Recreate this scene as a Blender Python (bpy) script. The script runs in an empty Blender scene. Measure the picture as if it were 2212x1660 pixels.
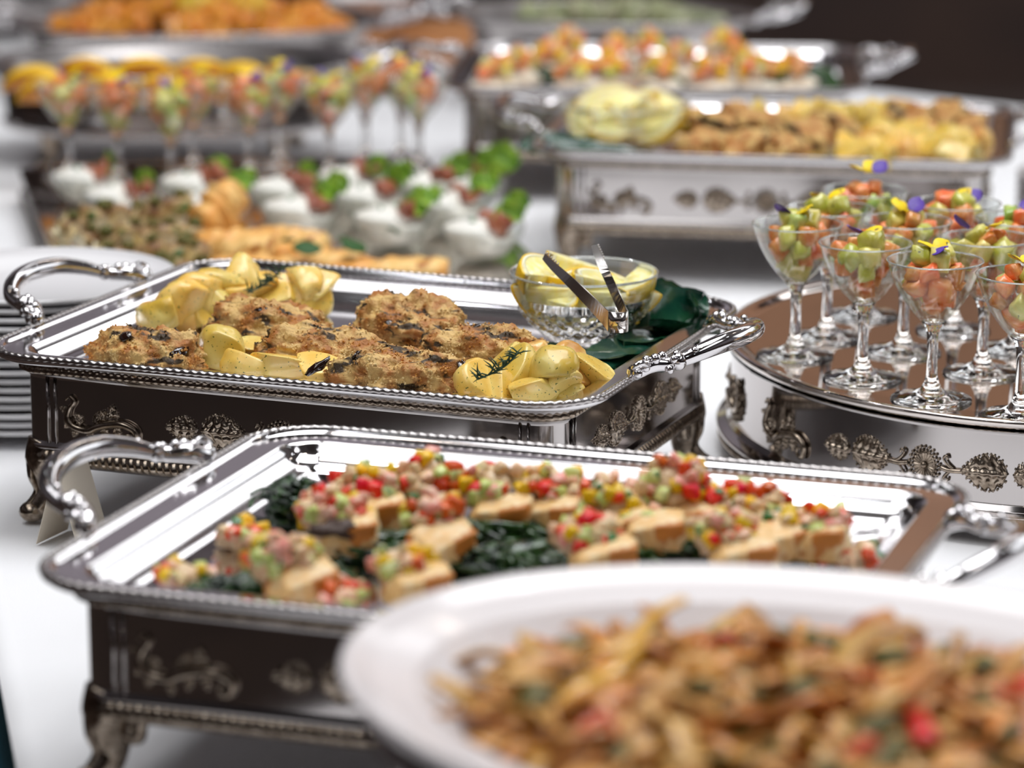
import bpy, bmesh, math, random
from math import pi, sin, cos, sqrt
from mathutils import Vector, Matrix, Euler, noise
random.seed(7)
R = random.Random(11)
SC = bpy.context.scene
COL = SC.collection

# ---------------------------------------------------------------- camera, exposure, world, light
F, PITCH, CZ = 7100.0, 0.2355, 1.6144
cam_d = bpy.data.cameras.new('camera')
cam_d.sensor_width = 36.0
cam_d.lens = F / 2212 * 36.0
cam_d.clip_end = 60
cam_d.dof.use_dof = True
cam_d.dof.focus_distance = 3.0
cam_d.dof.aperture_fstop = 3.5
cam = bpy.data.objects.new('camera', cam_d)
cam.location = (0, 0, CZ)
cam.rotation_euler = (pi / 2 - PITCH, 0, 0)
COL.objects.link(cam)
SC.camera = cam
SC.view_settings.view_transform = 'Standard'
SC.view_settings.look = 'None'
SC.view_settings.exposure = -0.12
SC.view_settings.gamma = 1.0
SC.view_settings.use_curve_mapping = False
SC.cycles.max_bounces = 14
SC.cycles.transmission_bounces = 12
SC.cycles.glossy_bounces = 6
SC.cycles.transparent_max_bounces = 12
SC.cycles.sample_clamp_indirect = 6.0
SC.cycles.blur_glossy = 0.5
SC.cycles.use_denoising = True
w = bpy.data.worlds.new('room_air')
SC.world = w
w.use_nodes = True
w.node_tree.nodes['Background'].inputs[0].default_value = (0.55, 0.5, 0.48, 1)
w.node_tree.nodes['Background'].inputs[1].default_value = 0.10

def area(name, loc, size, power, col, rot=(0, 0, 0), shape='RECTANGLE'):
    l = bpy.data.lights.new(name, 'AREA')
    l.shape = shape
    l.size = size[0]
    l.size_y = size[1]
    l.energy = power
    l.color = col
    o = bpy.data.objects.new(name, l)
    o.location = loc
    o.rotation_euler = rot
    COL.objects.link(o)
    return o

PANELS = [  # lit ceiling panels: x, y, size x, size y, watts
    (0.4, 3.7, 2.0, 2.2, 118), (1.9, 8.4, 3.8, 1.1, 42), (-1.75, 1.9, 1.7, 4.6, 58), (2.6, 1.2, 1.2, 2.6, 30)]
CEIL = 4.2
for i, (x, y, sx, sy, p) in enumerate(PANELS):
    area('panel_glow', (x, y, CEIL - 0.06), (sx, sy), p, (0.97, 0.98, 1.0))

# ---------------------------------------------------------------- helpers
def window_light():
    area('window_daylight', (4.36, 6.4, 2.95), (1.9, 5.0), 62, (0.93, 0.97, 1.0), (0, pi / 2, 0))
window_light()
area('added_wall_fill', (0.0, 9.6, CEIL - 0.1), (7.0, 0.25), 95, (0.98, 0.96, 1.0), (math.radians(52), 0, 0))  # added fill light: brightens the back wall so the tray floors mirror it lighter
def at(px, py, z):
    """point of the horizontal plane z that the photograph shows at pixel (px, py)"""
    cp, sp = cos(PITCH), sin(PITCH)
    d = Vector(((px - 1106) / F, cp + sp * (830 - py) / F, -sp + cp * (830 - py) / F))
    t = (z - CZ) / d.z
    return Vector((d.x * t, d.y * t, z))

class MB:
    def __init__(s):
        s.v = []
        s.f = []
    def add(s, v, f, M=None):
        o = len(s.v)
        if M is None:
            s.v.extend([tuple(p) for p in v])
        else:
            s.v.extend([tuple(M @ Vector(p)) for p in v])
        s.f.extend([tuple(i + o for i in q) for q in f])
        return s
    def mesh(s, name, mat, smooth=True):
        me = bpy.data.meshes.new(name)
        me.from_pydata(s.v, [], s.f)
        if mat: me.materials.append(mat)
        if smooth:
            me.polygons.foreach_set('use_smooth', [True] * len(me.polygons))
        me.update()
        return me
    def build(s, name, mat, parent=None, smooth=True):
        return obj(name, s.mesh(name, mat, smooth), parent)

def obj(name, me, parent=None, loc=None, rot=None, scale=None):
    o = bpy.data.objects.new(name, me)
    COL.objects.link(o)
    if parent is not None: o.parent = parent
    if loc is not None: o.location = loc
    if rot is not None: o.rotation_euler = rot
    if scale is not None: o.scale = scale
    return o

def tag(o, label, cat, group=None):
    o['label'] = label
    o['category'] = cat
    if group: o['group'] = group
    return o

def thing(name, label, cat, loc=(0, 0, 0), rz=0.0, group=None):
    o = obj(name, None, None, loc, (0, 0, rz))
    o.empty_display_size = 0.02
    return tag(o, label, cat, group)

def dup(root, loc, rz=None, label=None, group=None, scale=None):
    r = root.copy()
    COL.objects.link(r)
    r.location = loc
    if rz is not None: r.rotation_euler = (0, 0, rz)
    if scale is not None: r.scale = scale
    if label: r['label'] = label
    if group: r['group'] = group
    for ch in list(root.children):
        c = ch.copy(); COL.objects.link(c); c.parent = r
        for g in ch.children:
            d = g.copy(); COL.objects.link(d); d.parent = c
    return r

def rings(rs, closed=True, cap0=False, cap1=False):
    """quads between equal rings of points"""
    v, f = [], []
    n = len(rs[0])
    for r in rs: v.extend(r)
    for i in range(len(rs) - 1):
        for j in range(n if closed else n - 1):
            k = (j + 1) % n
            f.append((i * n + j, i * n + k, (i + 1) * n + k, (i + 1) * n + j))
    if cap0: f.append(tuple(range(n))[::-1])
    if cap1: f.append(tuple((len(rs) - 1) * n + j for j in range(n)))
    return v, f

def lathe(prof, n=40, cap0=False, cap1=False):
    return rings([[(r * cos(2 * pi * j / n), r * sin(2 * pi * j / n), z) for j in range(n)] for r, z in prof], True, cap0, cap1)

def frames(path):
    out = []
    up = Vector((0, 0, 1))
    prev = None
    for i, p in enumerate(path):
        a = path[max(i - 1, 0)]; b = path[min(i + 1, len(path) - 1)]
        t = (Vector(b) - Vector(a)).normalized()
        if prev is None:
            n = t.cross(up if abs(t.z) < 0.9 else Vector((1, 0, 0))).normalized()
        else:
            n = (prev - t * prev.dot(t)).normalized()
        prev = n
        out.append((Vector(p), n, t.cross(n)))
    return out

def tube(path, rad, n=8, flat=1.0, cap=True):
    rs = []
    for i, (p, a, b) in enumerate(frames(path)):
        r = rad[i] if isinstance(rad, (list, tuple)) else rad
        rs.append([tuple(p + a * (r * cos(2 * pi * j / n)) + b * (r * flat * sin(2 * pi * j / n))) for j in range(n)])
    return rings(rs, True, cap, cap)

def spline(pts, n=8, closed=False):
    P = [Vector(p) for p in pts]
    out = []
    m = len(P)
    for i in range(m if closed else m - 1):
        if closed:
            a, b, c, d = P[i - 1], P[i], P[(i + 1) % m], P[(i + 2) % m]
        else:
            a, b, c, d = P[max(i - 1, 0)], P[i], P[i + 1], P[min(i + 2, m - 1)]
        for k in range(n):
            t = k / n
            out.append(0.5 * ((2 * b) + (c - a) * t + (2 * a - 5 * b + 4 * c - d) * t * t + (3 * b - a - 3 * c + d) * t ** 3))
    if not closed: out.append(P[-1])
    return out

def ball(r, n=10, m=6, sc=(1, 1, 1)):
    rs = []
    for i in range(m + 1):
        a = -pi / 2 + pi * i / m
        rr = max(cos(a), 0.02) * r
        rs.append([(rr * cos(2 * pi * j / n) * sc[0], rr * sin(2 * pi * j / n) * sc[1], r * sin(a) * sc[2]) for j in range(n)])
    return rings(rs, True, True, True)

_ico = {}
def ico(sub):
    if sub not in _ico:
        bm = bmesh.new()
        bmesh.ops.create_icosphere(bm, subdivisions=sub, radius=1.0)
        _ico[sub] = ([v.co.copy() for v in bm.verts], [tuple(v.index for v in f.verts) for f in bm.faces])
        bm.free()
    return _ico[sub]

def blob(seed, size, sub=3, amp=0.18, freq=1.4, cuts=0, fine=0.0, ffreq=6):
    """an organic lump; cuts = flat knife faces"""
    rr = random.Random(seed)
    v0, f = ico(sub)
    off = Vector((seed * 3.1, seed * 1.7, seed * 0.9))
    pl = []
    for _ in range(cuts):
        n = Vector((rr.uniform(-1, 1), rr.uniform(-1, 1), rr.uniform(-1, 1))).normalized()
        pl.append((n, rr.uniform(0.35, 0.7)))
    out = []
    for p in v0:
        d = 1 + amp * noise.noise(p * freq + off) * 1.6
        if fine: d += fine * noise.noise(p * ffreq + off)
        q = p * d
        for n, c in pl:
            h = q.dot(n)
            if h > c: q = q - n * (h - c) * 0.92
        out.append((q.x * size[0], q.y * size[1], q.z * size[2]))
    return out, f

def dicemesh(seed, s, mat, name):
    """a knife-cut cube with worn edges"""
    rr = random.Random(seed)
    bm = bmesh.new()
    bmesh.ops.create_cube(bm, size=s)
    bmesh.ops.subdivide_edges(bm, edges=list(bm.edges), cuts=2, use_grid_fill=True)
    for v in bm.verts:
        v.co = v.co.lerp(v.co.normalized() * s * .62, .34)
    bmesh.ops.bevel(bm, geom=[], offset=s * 0.16, segments=2, affect='EDGES', profile=0.6)
    M = Matrix(((1, rr.uniform(-.2, .2), 0), (0, rr.uniform(.75, 1.2), rr.uniform(-.2, .2)), (rr.uniform(-.15, .15), 0, rr.uniform(.7, 1.1))))
    for v in bm.verts:
        c = M @ v.co
        v.co = c + Vector((1, 1, 1)) * (noise.noise(c / s * 1.5 + Vector((seed, 0, 0))) * s * 0.1)
    me = bpy.data.meshes.new(name)
    bm.to_mesh(me); bm.free()
    me.materials.append(mat)
    me.polygons.foreach_set('use_smooth', [True] * len(me.polygons))
    return me

# rounded rectangle: same number of points for every inset
def rr_ring(L, W, ins, Rc, nc=8, nl=1, nw=1):
    r = max(Rc - ins, 0.004)
    pts = []
    x0, y0, x1, y1 = ins, ins, L - ins, W - ins
    cs = [((x1 - r, y0 + r), -pi / 2), ((x1 - r, y1 - r), 0), ((x0 + r, y1 - r), pi / 2), ((x0 + r, y0 + r), pi)]
    arcs = []
    for (cx, cy), a0 in cs:
        arcs.append([(cx + r * cos(a0 + pi / 2 * k / nc), cy + r * sin(a0 + pi / 2 * k / nc), cos(a0 + pi / 2 * k / nc), sin(a0 + pi / 2 * k / nc)) for k in range(nc + 1)])
    for i in range(4):
        pts.extend(arcs[i])
        a = arcs[i][-1]; b = arcs[(i + 1) % 4][0]
        n = nw if i % 2 == 0 else nl
        for k in range(1, n):
            t = k / n
            pts.append((a[0] + (b[0] - a[0]) * t, a[1] + (b[1] - a[1]) * t, a[2], a[3]))
    return pts
def sup(prof, e=0.0007, lim=0.007):
    """extra loops near the ends of long straight runs, so that they shade flat"""
    out = [prof[0]]
    for a, b in zip(prof, prof[1:]):
        l = math.hypot(b[0] - a[0], b[1] - a[1])
        if l > lim:
            t = e / l
            out.append((a[0] + (b[0] - a[0]) * t, a[1] + (b[1] - a[1]) * t))
            out.append((b[0] - (b[0] - a[0]) * t, b[1] - (b[1] - a[1]) * t))
        out.append(b)
    return out
def rr_sweep(L, W, Rc, prof, nc=8, cap0=False, cap1=False):
    prof = sup(prof)
    return rings([[(p[0], p[1], z) for p in rr_ring(L, W, i, Rc, nc)] for i, z in prof], True, cap0, cap1)

def ov_ring(a, b, ins, n=72, e=1.0):
    out = []
    for k in range(n):
        t = 2 * pi * k / n
        c, s = cos(t), sin(t)
        x = abs(c) ** e * math.copysign(1, c) * a; y = abs(s) ** e * math.copysign(1, s) * b
        nx, ny = c * b, s * a
        l = sqrt(nx * nx + ny * ny)
        out.append((x - nx / l * ins, y - ny / l * ins, nx / l, ny / l))
    return out
def ov_sweep(a, b, prof, n=72, cap0=False, cap1=False):
    prof = sup(prof)
    return rings([[(p[0], p[1], z) for p in ov_ring(a, b, i, n)] for i, z in prof], True, cap0, cap1)

def bead_edge(ring, z, r, pitch, amp=0.28, nseg=8, per=5, skew=1.0):
    """rope / bead moulding along a closed ring of (x, y, nx, ny)"""
    n = len(ring)
    S = [0]
    for i in range(n):
        a, b = ring[i], ring[(i + 1) % n]
        S.append(S[-1] + math.hypot(b[0] - a[0], b[1] - a[1]))
    tot = S[-1]
    nb = max(8, int(tot / pitch))
    m = nb * per
    rs = []
    j = 0
    for k in range(m):
        s = tot * k / m
        while S[j + 1] < s: j += 1
        t = (s - S[j]) / max(S[j + 1] - S[j], 1e-9)
        a, b = ring[j], ring[(j + 1) % n]
        x = a[0] + (b[0] - a[0]) * t; y = a[1] + (b[1] - a[1]) * t
        nx = a[2] + (b[2] - a[2]) * t; ny = a[3] + (b[3] - a[3]) * t
        l = math.hypot(nx, ny); nx /= l; ny /= l
        rg = []
        for q in range(nseg):
            th = 2 * pi * q / nseg
            rr = r * (1 + amp * cos(2 * pi * nb * k / m + skew * th))
            rg.append((x + nx * rr * cos(th), y + ny * rr * cos(th), z + rr * sin(th)))
        rs.append(rg)
    v, f = rings(rs, True)
    o = (m - 1) * nseg
    for q in range(nseg):
        q2 = (q + 1) % nseg
        f.append((o + q, o + q2, q2, q))
    return v, f

def gadroon(ring, z0, z1, out, pitch, per=6, lean=2.2, nz=5):
    """a band of slanting flutes standing on a ring"""
    n = len(ring)
    S = [0]
    for i in range(n):
        a, b = ring[i], ring[(i + 1) % n]
        S.append(S[-1] + math.hypot(b[0] - a[0], b[1] - a[1]))
    tot = S[-1]
    nb = max(8, int(tot / pitch)); m = nb * per
    rs = []
    j = 0
    for k in range(m):
        s = tot * k / m
        while S[j + 1] < s: j += 1
        t = (s - S[j]) / max(S[j + 1] - S[j], 1e-9)
        a, b = ring[j], ring[(j + 1) % n]
        x = a[0] + (b[0] - a[0]) * t; y = a[1] + (b[1] - a[1]) * t
        nx = a[2] + (b[2] - a[2]) * t; ny = a[3] + (b[3] - a[3]) * t
        rg = []
        for q in range(nz + 1):
            h = q / nz
            bulge = out * sin(pi * (0.15 + 0.85 * h)) * (0.75 + 0.5 * abs(sin(pi * nb * k / m + lean * h))) if 0 < q < nz else 0
            rg.append((x + nx * bulge, y + ny * bulge, z0 + (z1 - z0) * h))
        rs.append(rg)
    rs.append(rs[0])
    return rings(rs, False)

# ---------------------------------------------------------------- materials
def mat(name, base, rough=0.5, metal=0.0, c2=None, scale=20.0, bump=0.0, bscale=None, spec=0.5, trans=0.0, ior=1.45,
        c3=None, s3=60.0, t3=0.62, coat=0.0, sss=0.0, rvar=0.0, hue=0.0, detail=4.0, pos=(0.4, 0.6), stretch=None, edge=0.04):
    m = bpy.data.materials.new(name)
    m.use_nodes = True
    nt = m.node_tree
    N, L = nt.nodes, nt.links
    b = N['Principled BSDF']
    b.inputs['Base Color'].default_value = (*base, 1)
    b.inputs['Roughness'].default_value = rough
    b.inputs['Metallic'].default_value = metal
    b.inputs['Specular IOR Level'].default_value = spec
    b.inputs['IOR'].default_value = ior
    b.inputs['Transmission Weight'].default_value = trans
    b.inputs['Coat Weight'].default_value = coat
    b.inputs['Coat Roughness'].default_value = 0.08
    if sss:
        b.inputs['Subsurface Weight'].default_value = sss
        b.inputs['Subsurface Radius'].default_value = (0.006, 0.003, 0.0015)
        b.inputs['Subsurface Scale'].default_value = 1.0
    tc = N.new('ShaderNodeTexCoord')
    col = None
    if c2 or c3 or hue:
        if c2:
            no = N.new('ShaderNodeTexNoise'); no.inputs['Scale'].default_value = scale; no.inputs['Detail'].default_value = detail
            L.new(tc.outputs['Object'], no.inputs['Vector'])
            cr = N.new('ShaderNodeValToRGB')
            cr.color_ramp.elements[0].position = pos[0]; cr.color_ramp.elements[1].position = pos[1]
            cr.color_ramp.elements[0].color = (*base, 1); cr.color_ramp.elements[1].color = (*c2, 1)
            L.new(no.outputs['Fac'], cr.inputs['Fac'])
            col = cr.outputs['Color']
        if c3:
            n3 = N.new('ShaderNodeTexNoise'); n3.inputs['Scale'].default_value = s3; n3.inputs['Detail'].default_value = 2
            if stretch:
                mp = N.new('ShaderNodeMapping'); mp.inputs['Scale'].default_value = stretch
                L.new(tc.outputs['Object'], mp.inputs['Vector']); L.new(mp.outputs[0], n3.inputs['Vector'])
            else:
                L.new(tc.outputs['Object'], n3.inputs['Vector'])
            r3 = N.new('ShaderNodeValToRGB')
            r3.color_ramp.elements[0].position = t3; r3.color_ramp.elements[1].position = t3 + edge
            r3.color_ramp.elements[0].color = (0, 0, 0, 1); r3.color_ramp.elements[1].color = (1, 1, 1, 1)
            L.new(n3.outputs['Fac'], r3.inputs['Fac'])
            mx = N.new('ShaderNodeMix'); mx.data_type = 'RGBA'
            L.new(r3.outputs['Color'], mx.inputs['Factor'])
            if col is not None: L.new(col, mx.inputs[6])
            else: mx.inputs[6].default_value = (*base, 1)
            mx.inputs[7].default_value = (*c3, 1)
            col = mx.outputs[2]
        if hue:
            oi = N.new('ShaderNodeObjectInfo')
            hs = N.new('ShaderNodeHueSaturation')
            mr = N.new('ShaderNodeMapRange'); mr.inputs[3].default_value = 0.5 - hue; mr.inputs[4].default_value = 0.5 + hue
            L.new(oi.outputs['Random'], mr.inputs[0]); L.new(mr.outputs[0], hs.inputs['Hue'])
            mv = N.new('ShaderNodeMapRange'); mv.inputs[3].default_value = 1.12; mv.inputs[4].default_value = 0.82
            L.new(oi.outputs['Random'], mv.inputs[0]); L.new(mv.outputs[0], hs.inputs['Value'])
            if col is not None: L.new(col, hs.inputs['Color'])
            else: hs.inputs['Color'].default_value = (*base, 1)
            col = hs.outputs['Color']
        L.new(col, b.inputs['Base Color'])
    if rvar:
        rn = N.new('ShaderNodeTexNoise'); rn.inputs['Scale'].default_value = 9; rn.inputs['Detail'].default_value = 6
        L.new(tc.outputs['Object'], rn.inputs['Vector'])
        mr = N.new('ShaderNodeMapRange'); mr.inputs[1].default_value = 0.35; mr.inputs[2].default_value = 0.7
        mr.inputs[3].default_value = rough; mr.inputs[4].default_value = rough + rvar
        L.new(rn.outputs['Fac'], mr.inputs[0]); L.new(mr.outputs[0], b.inputs['Roughness'])
    if bump:
        bn = N.new('ShaderNodeTexNoise'); bn.inputs['Scale'].default_value = bscale or scale * 2; bn.inputs['Detail'].default_value = 5
        L.new(tc.outputs['Object'], bn.inputs['Vector'])
        bp = N.new('ShaderNodeBump'); bp.inputs['Strength'].default_value = bump; bp.inputs['Distance'].default_value = 0.002
        L.new(bn.outputs['Fac'], bp.inputs['Height']); L.new(bp.outputs['Normal'], b.inputs['Normal'])
    return m

silver = mat('polished_silver', (0.74, 0.72, 0.73), 0.07, 1.0, rvar=0.07)
silver_b = mat('bead_silver', (0.52, 0.49, 0.48), 0.26, 1.0)
silver_f = mat('satin_silver', (0.33, 0.31, 0.305), 0.34, 1.0)
silver_s = mat('stand_silver', (0.50, 0.47, 0.46), 0.06, 1.0, rvar=0.06)
antique = mat('antique_silver', (0.46, 0.385, 0.31), 0.22, 1.0, c2=(0.24, 0.19, 0.145), scale=160)
steel = mat('brushed_steel', (0.66, 0.62, 0.58), 0.16, 1.0)
mirror = mat('mirror_deck', (0.72, 0.66, 0.62), 0.035, 1.0, rvar=0.03)
cloth = mat('white_cloth', (0.86, 0.86, 0.875), 0.9, bump=0.25, bscale=700, spec=0.15)
china = mat('white_china', (0.86, 0.85, 0.86), 0.12, coat=0.4, spec=0.5)
china_p = mat('warm_white_china', (0.84, 0.79, 0.79), 0.22, coat=0.3)
glass = mat('clear_glass', (1, 1, 1), 0.0, trans=1.0, ior=1.48)
wall_m = mat('dark_brown_wall', (0.036, 0.022, 0.020), 0.6, c2=(0.062, 0.035, 0.026), scale=1.2, detail=2)
floor_m = mat('brown_carpet', (0.035, 0.022, 0.018), 0.95, c2=(0.055, 0.035, 0.026), scale=6, bump=0.4, bscale=300)
skirt_m = mat('teal_skirting', (0.015, 0.24, 0.36), 0.8, c2=(0.03, 0.32, 0.45), scale=30, bump=0.3, bscale=300)
upper_m = mat('taupe_upper_wall', (0.20, 0.18, 0.195), 0.8)
warm_m = mat('warm_panelling', (0.27, 0.14, 0.075), 0.7, c2=(0.21, 0.11, 0.06), scale=1.5)
ceil_m = mat('brown_ceiling', (0.13, 0.105, 0.10), 0.8)
card_m = mat('cream_card', (0.80, 0.72, 0.60), 0.7)
trim_m0 = mat('window_trim', (0.7, 0.7, 0.68), 0.5)
wood = mat('oak_board', (0.42, 0.16, 0.045), 0.5, c2=(0.55, 0.24, 0.08), scale=8)

def thin_glass(name, refr=0.0, tint=(0.97, 0.985, 0.975)):
    m = bpy.data.materials.new(name); m.use_nodes = True
    nt = m.node_tree; N, L = nt.nodes, nt.links; N.clear()
    o = N.new('ShaderNodeOutputMaterial'); lw = N.new('ShaderNodeLayerWeight'); lw.inputs[0].default_value = 0.5
    pw = N.new('ShaderNodeMath'); pw.operation = 'POWER'; pw.inputs[1].default_value = 4.5; L.new(lw.outputs['Facing'], pw.inputs[0])
    fr = N.new('ShaderNodeMath'); fr.operation = 'MULTIPLY_ADD'; fr.inputs[1].default_value = 0.60; fr.inputs[2].default_value = 0.025; L.new(pw.outputs[0], fr.inputs[0])
    tr = N.new('ShaderNodeBsdfTransparent'); tr.inputs[0].default_value = (*tint, 1)
    gl = N.new('ShaderNodeBsdfGlossy'); gl.inputs['Roughness'].default_value = 0.0
    mx = N.new('ShaderNodeMixShader'); L.new(fr.outputs[0], mx.inputs[0]); L.new(tr.outputs[0], mx.inputs[1]); L.new(gl.outputs[0], mx.inputs[2])
    last = mx.outputs[0]
    if refr:
        g = N.new('ShaderNodeBsdfGlass'); g.inputs['IOR'].default_value = 1.45; g.inputs['Roughness'].default_value = 0
        m2 = N.new('ShaderNodeMixShader'); m2.inputs[0].default_value = refr
        L.new(last, m2.inputs[1]); L.new(g.outputs[0], m2.inputs[2]); last = m2.outputs[0]
    L.new(last, o.inputs[0])
    return m
glass_t = thin_glass('thin_glass', 0.12)
crystal_g = thin_glass('cut_glass', 0.45)
rim_g = mat('glass_rim', (0.75, 0.78, 0.76), 0.05, trans=0.75, ior=1.3, coat=1.0)

def emis(name, col, s):
    m = bpy.data.materials.new(name); m.use_nodes = True
    nt = m.node_tree; nt.nodes.clear()
    e = nt.nodes.new('ShaderNodeEmission'); e.inputs[0].default_value = (*col, 1); e.inputs[1].default_value = s
    o = nt.nodes.new('ShaderNodeOutputMaterial'); nt.links.new(e.outputs[0], o.inputs[0])
    return m

# food
potato_m = mat('roast_potato', (0.78, 0.49, 0.07), 0.35, c2=(0.86, 0.66, 0.20), scale=30, c3=(0.05, 0.10, 0.01), s3=420, t3=0.66, sss=0.25, bump=0.15, bscale=60, hue=0.008, coat=0.3)
roast_m = mat('roast_potato_browned', (0.62, 0.28, 0.05), 0.3, c2=(0.84, 0.55, 0.16), scale=28, c3=(0.05, 0.05, 0.01), s3=230, t3=0.69, sss=0.2, bump=0.2, bscale=60, coat=0.3)
crust_m = mat('herb_crumb', (0.40, 0.15, 0.03), 0.55, c2=(0.66, 0.43, 0.15), scale=60, c3=(0.05, 0.028, 0.010), s3=75, t3=0.55, stretch=(.32, 1, 1), edge=.07, bump=1.0, bscale=260)
crumb_m = mat('golden_crumb', (0.58, 0.26, 0.05), 0.6, c2=(0.80, 0.60, 0.28), scale=60, c3=(0.05, 0.03, 0.01), s3=75, t3=0.58, stretch=(.32, 1, 1), edge=.05)
meat_m = mat('roast_chicken', (0.36, 0.13, 0.035), 0.35, c2=(0.72, 0.45, 0.22), scale=32, bump=0.5, bscale=90, coat=0.3, c3=(0.14, 0.05, 0.02), s3=50, t3=0.64)
glaze_m = mat('dark_glaze', (0.018, 0.006, 0.004), 0.08, coat=1.0)
lemon_r = mat('lemon_rind', (0.88, 0.56, 0.02), 0.35, bump=0.3, bscale=300, sss=0.1)
lemon_p = mat('lemon_pith', (0.90, 0.86, 0.60), 0.5, sss=0.1)
lemon_f = mat('lemon_flesh', (0.92, 0.80, 0.24), 0.3, c2=(0.95, 0.88, 0.50), scale=140, coat=0.2, sss=0.2, bump=0.4, bscale=300)
leaf_m = mat('glossy_leaf', (0.006, 0.045, 0.028), 0.22, c2=(0.012, 0.075, 0.03), scale=14, bump=0.4, bscale=60, coat=0.4)
spin_m = mat('cooked_spinach', (0.008, 0.022, 0.012), 0.25, c2=(0.03, 0.09, 0.015), scale=60, bump=0.9, bscale=120, coat=0.4)
fish_m = mat('seared_fish', (0.80, 0.50, 0.20), 0.45, c2=(0.84, 0.66, 0.38), scale=50, c3=(0.56, 0.20, 0.03), s3=30, t3=0.57, sss=0.2, bump=0.4, bscale=120)
brownp_m = mat('dark_paste', (0.06, 0.03, 0.02), 0.5, bump=0.8, bscale=200)
red_m = mat('red_pepper', (0.72, 0.018, 0.004), 0.3, c2=(0.80, 0.085, 0.006), scale=60, coat=0.2, hue=0.015, sss=0.1)
pink_m = mat('pink_radish', (0.82, 0.25, 0.20), 0.3, c2=(0.86, 0.56, 0.42), scale=90, coat=0.2, sss=0.2)
yel_m = mat('yellow_pepper', (0.86, 0.52, 0.0), 0.3, coat=0.2, hue=0.01, sss=0.1)
oni_m = mat('diced_onion', (0.80, 0.60, 0.34), 0.3, c2=(0.84, 0.52, 0.32), scale=70, coat=0.2, sss=0.3, hue=0.02)
cuc_m = mat('cucumber_flesh', (0.50, 0.60, 0.14), 0.3, c2=(0.72, 0.74, 0.32), scale=60, coat=0.2, sss=0.2, c3=(0.03, 0.16, 0.02), s3=40, t3=0.62)
grn_m = mat('green_pepper', (0.03, 0.16, 0.02), 0.25, coat=0.5)
relish_m = mat('minced_relish', (0.66, 0.40, 0.20), 0.45, c2=(0.82, 0.66, 0.42), scale=200, c3=(0.50, 0.14, 0.05), s3=200, t3=0.64, bump=0.8, bscale=300, coat=0.3)
salm_m = mat('salmon_cube', (0.80, 0.18, 0.035), 0.25, c2=(0.86, 0.36, 0.12), scale=60, coat=0.4, sss=0.25, hue=0.015, bump=0.3, bscale=120)
avo_m = mat('avocado_cube', (0.50, 0.48, 0.05), 0.25, c2=(0.76, 0.68, 0.20), scale=45, c3=(0.10, 0.10, 0.03), s3=170, t3=0.70, coat=0.5, sss=0.2, hue=0.02, bump=0.2, bscale=120)
avog_m = mat('avocado_green', (0.26, 0.42, 0.04), 0.2, c2=(0.58, 0.66, 0.20), scale=40, coat=0.5, sss=0.2)
pet_y = mat('yellow_petal', (0.92, 0.68, 0.0), 0.5, c2=(0.90, 0.62, 0.0), scale=60, c3=(0.02, 0.005, 0.01), s3=110, t3=0.66)
pet_v = mat('violet_petal', (0.085, 0.035, 0.32), 0.5, c2=(0.13, 0.06, 0.46), scale=80)
cream_m = mat('cream_dip', (0.86, 0.83, 0.74), 0.35, c2=(0.88, 0.86, 0.80), scale=40, c3=(0.10, 0.2, 0.05), s3=70, t3=0.70, bump=0.4, bscale=90)
ham_m = mat('sliced_meat', (0.22, 0.05, 0.025), 0.3, c2=(0.42, 0.13, 0.06), scale=50, bump=0.6, bscale=100, coat=0.3)
pinkm_m = mat('pink_meat', (0.62, 0.32, 0.28), 0.35, coat=0.2)
let_m = mat('lettuce', (0.11, 0.26, 0.01), 0.4, c2=(0.32, 0.50, 0.04), scale=30, bump=0.6, bscale=60)
filo_m = mat('filo_pastry', (0.76, 0.34, 0.07), 0.4, c2=(0.86, 0.56, 0.20), scale=26, c3=(0.42, 0.14, 0.02), s3=30, t3=0.66, bump=0.5, bscale=80)
bask_m = mat('pale_pastry_shell', (0.84, 0.68, 0.36), 0.5, c2=(0.88, 0.80, 0.56), scale=40)
mush_m = mat('caper_filling', (0.22, 0.10, 0.04), 0.4, c2=(0.50, 0.36, 0.16), scale=60, c3=(0.05, 0.12, 0.02), s3=50, t3=0.6)
orange_r = mat('orange_peel', (0.92, 0.50, 0.01), 0.35, bump=0.3, bscale=200, c2=(0.90, 0.60, 0.05), scale=12)
orange_f = mat('orange_flesh', (0.80, 0.30, 0.02), 0.3, coat=0.5)
stew_m = mat('orange_stew', (0.66, 0.17, 0.012), 0.35, c2=(0.80, 0.34, 0.03), scale=26, coat=0.4, bump=0.6, bscale=60)
egg_m = mat('yellow_pieces', (0.72, 0.46, 0.03), 0.4, c2=(0.82, 0.60, 0.08), scale=26, coat=0.3)
nood_m = mat('browned_strip', (0.42, 0.135, 0.012), 0.4, c2=(0.74, 0.34, 0.055), scale=24, coat=0.1, hue=0.015, bump=0.3, bscale=60)
nood2_m = mat('pale_strip', (0.76, 0.42, 0.11), 0.4, c2=(0.54, 0.20, 0.03), scale=24, coat=0.1, hue=0.01)
oil_m = mat('sauce', (0.16, 0.055, 0.012), 0.3, coat=0.5, c2=(0.36, 0.14, 0.03), scale=24, bump=0.6, bscale=40)
olive_m = mat('olive_pieces', (0.11, 0.10, 0.012), 0.5, coat=0.0, hue=0.02)
ypep_m = mat('yellow_pepper_strip', (0.78, 0.40, 0.02), 0.3, coat=0.5)
rosem_m = mat('rosemary', (0.03, 0.07, 0.03), 0.5)

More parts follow.
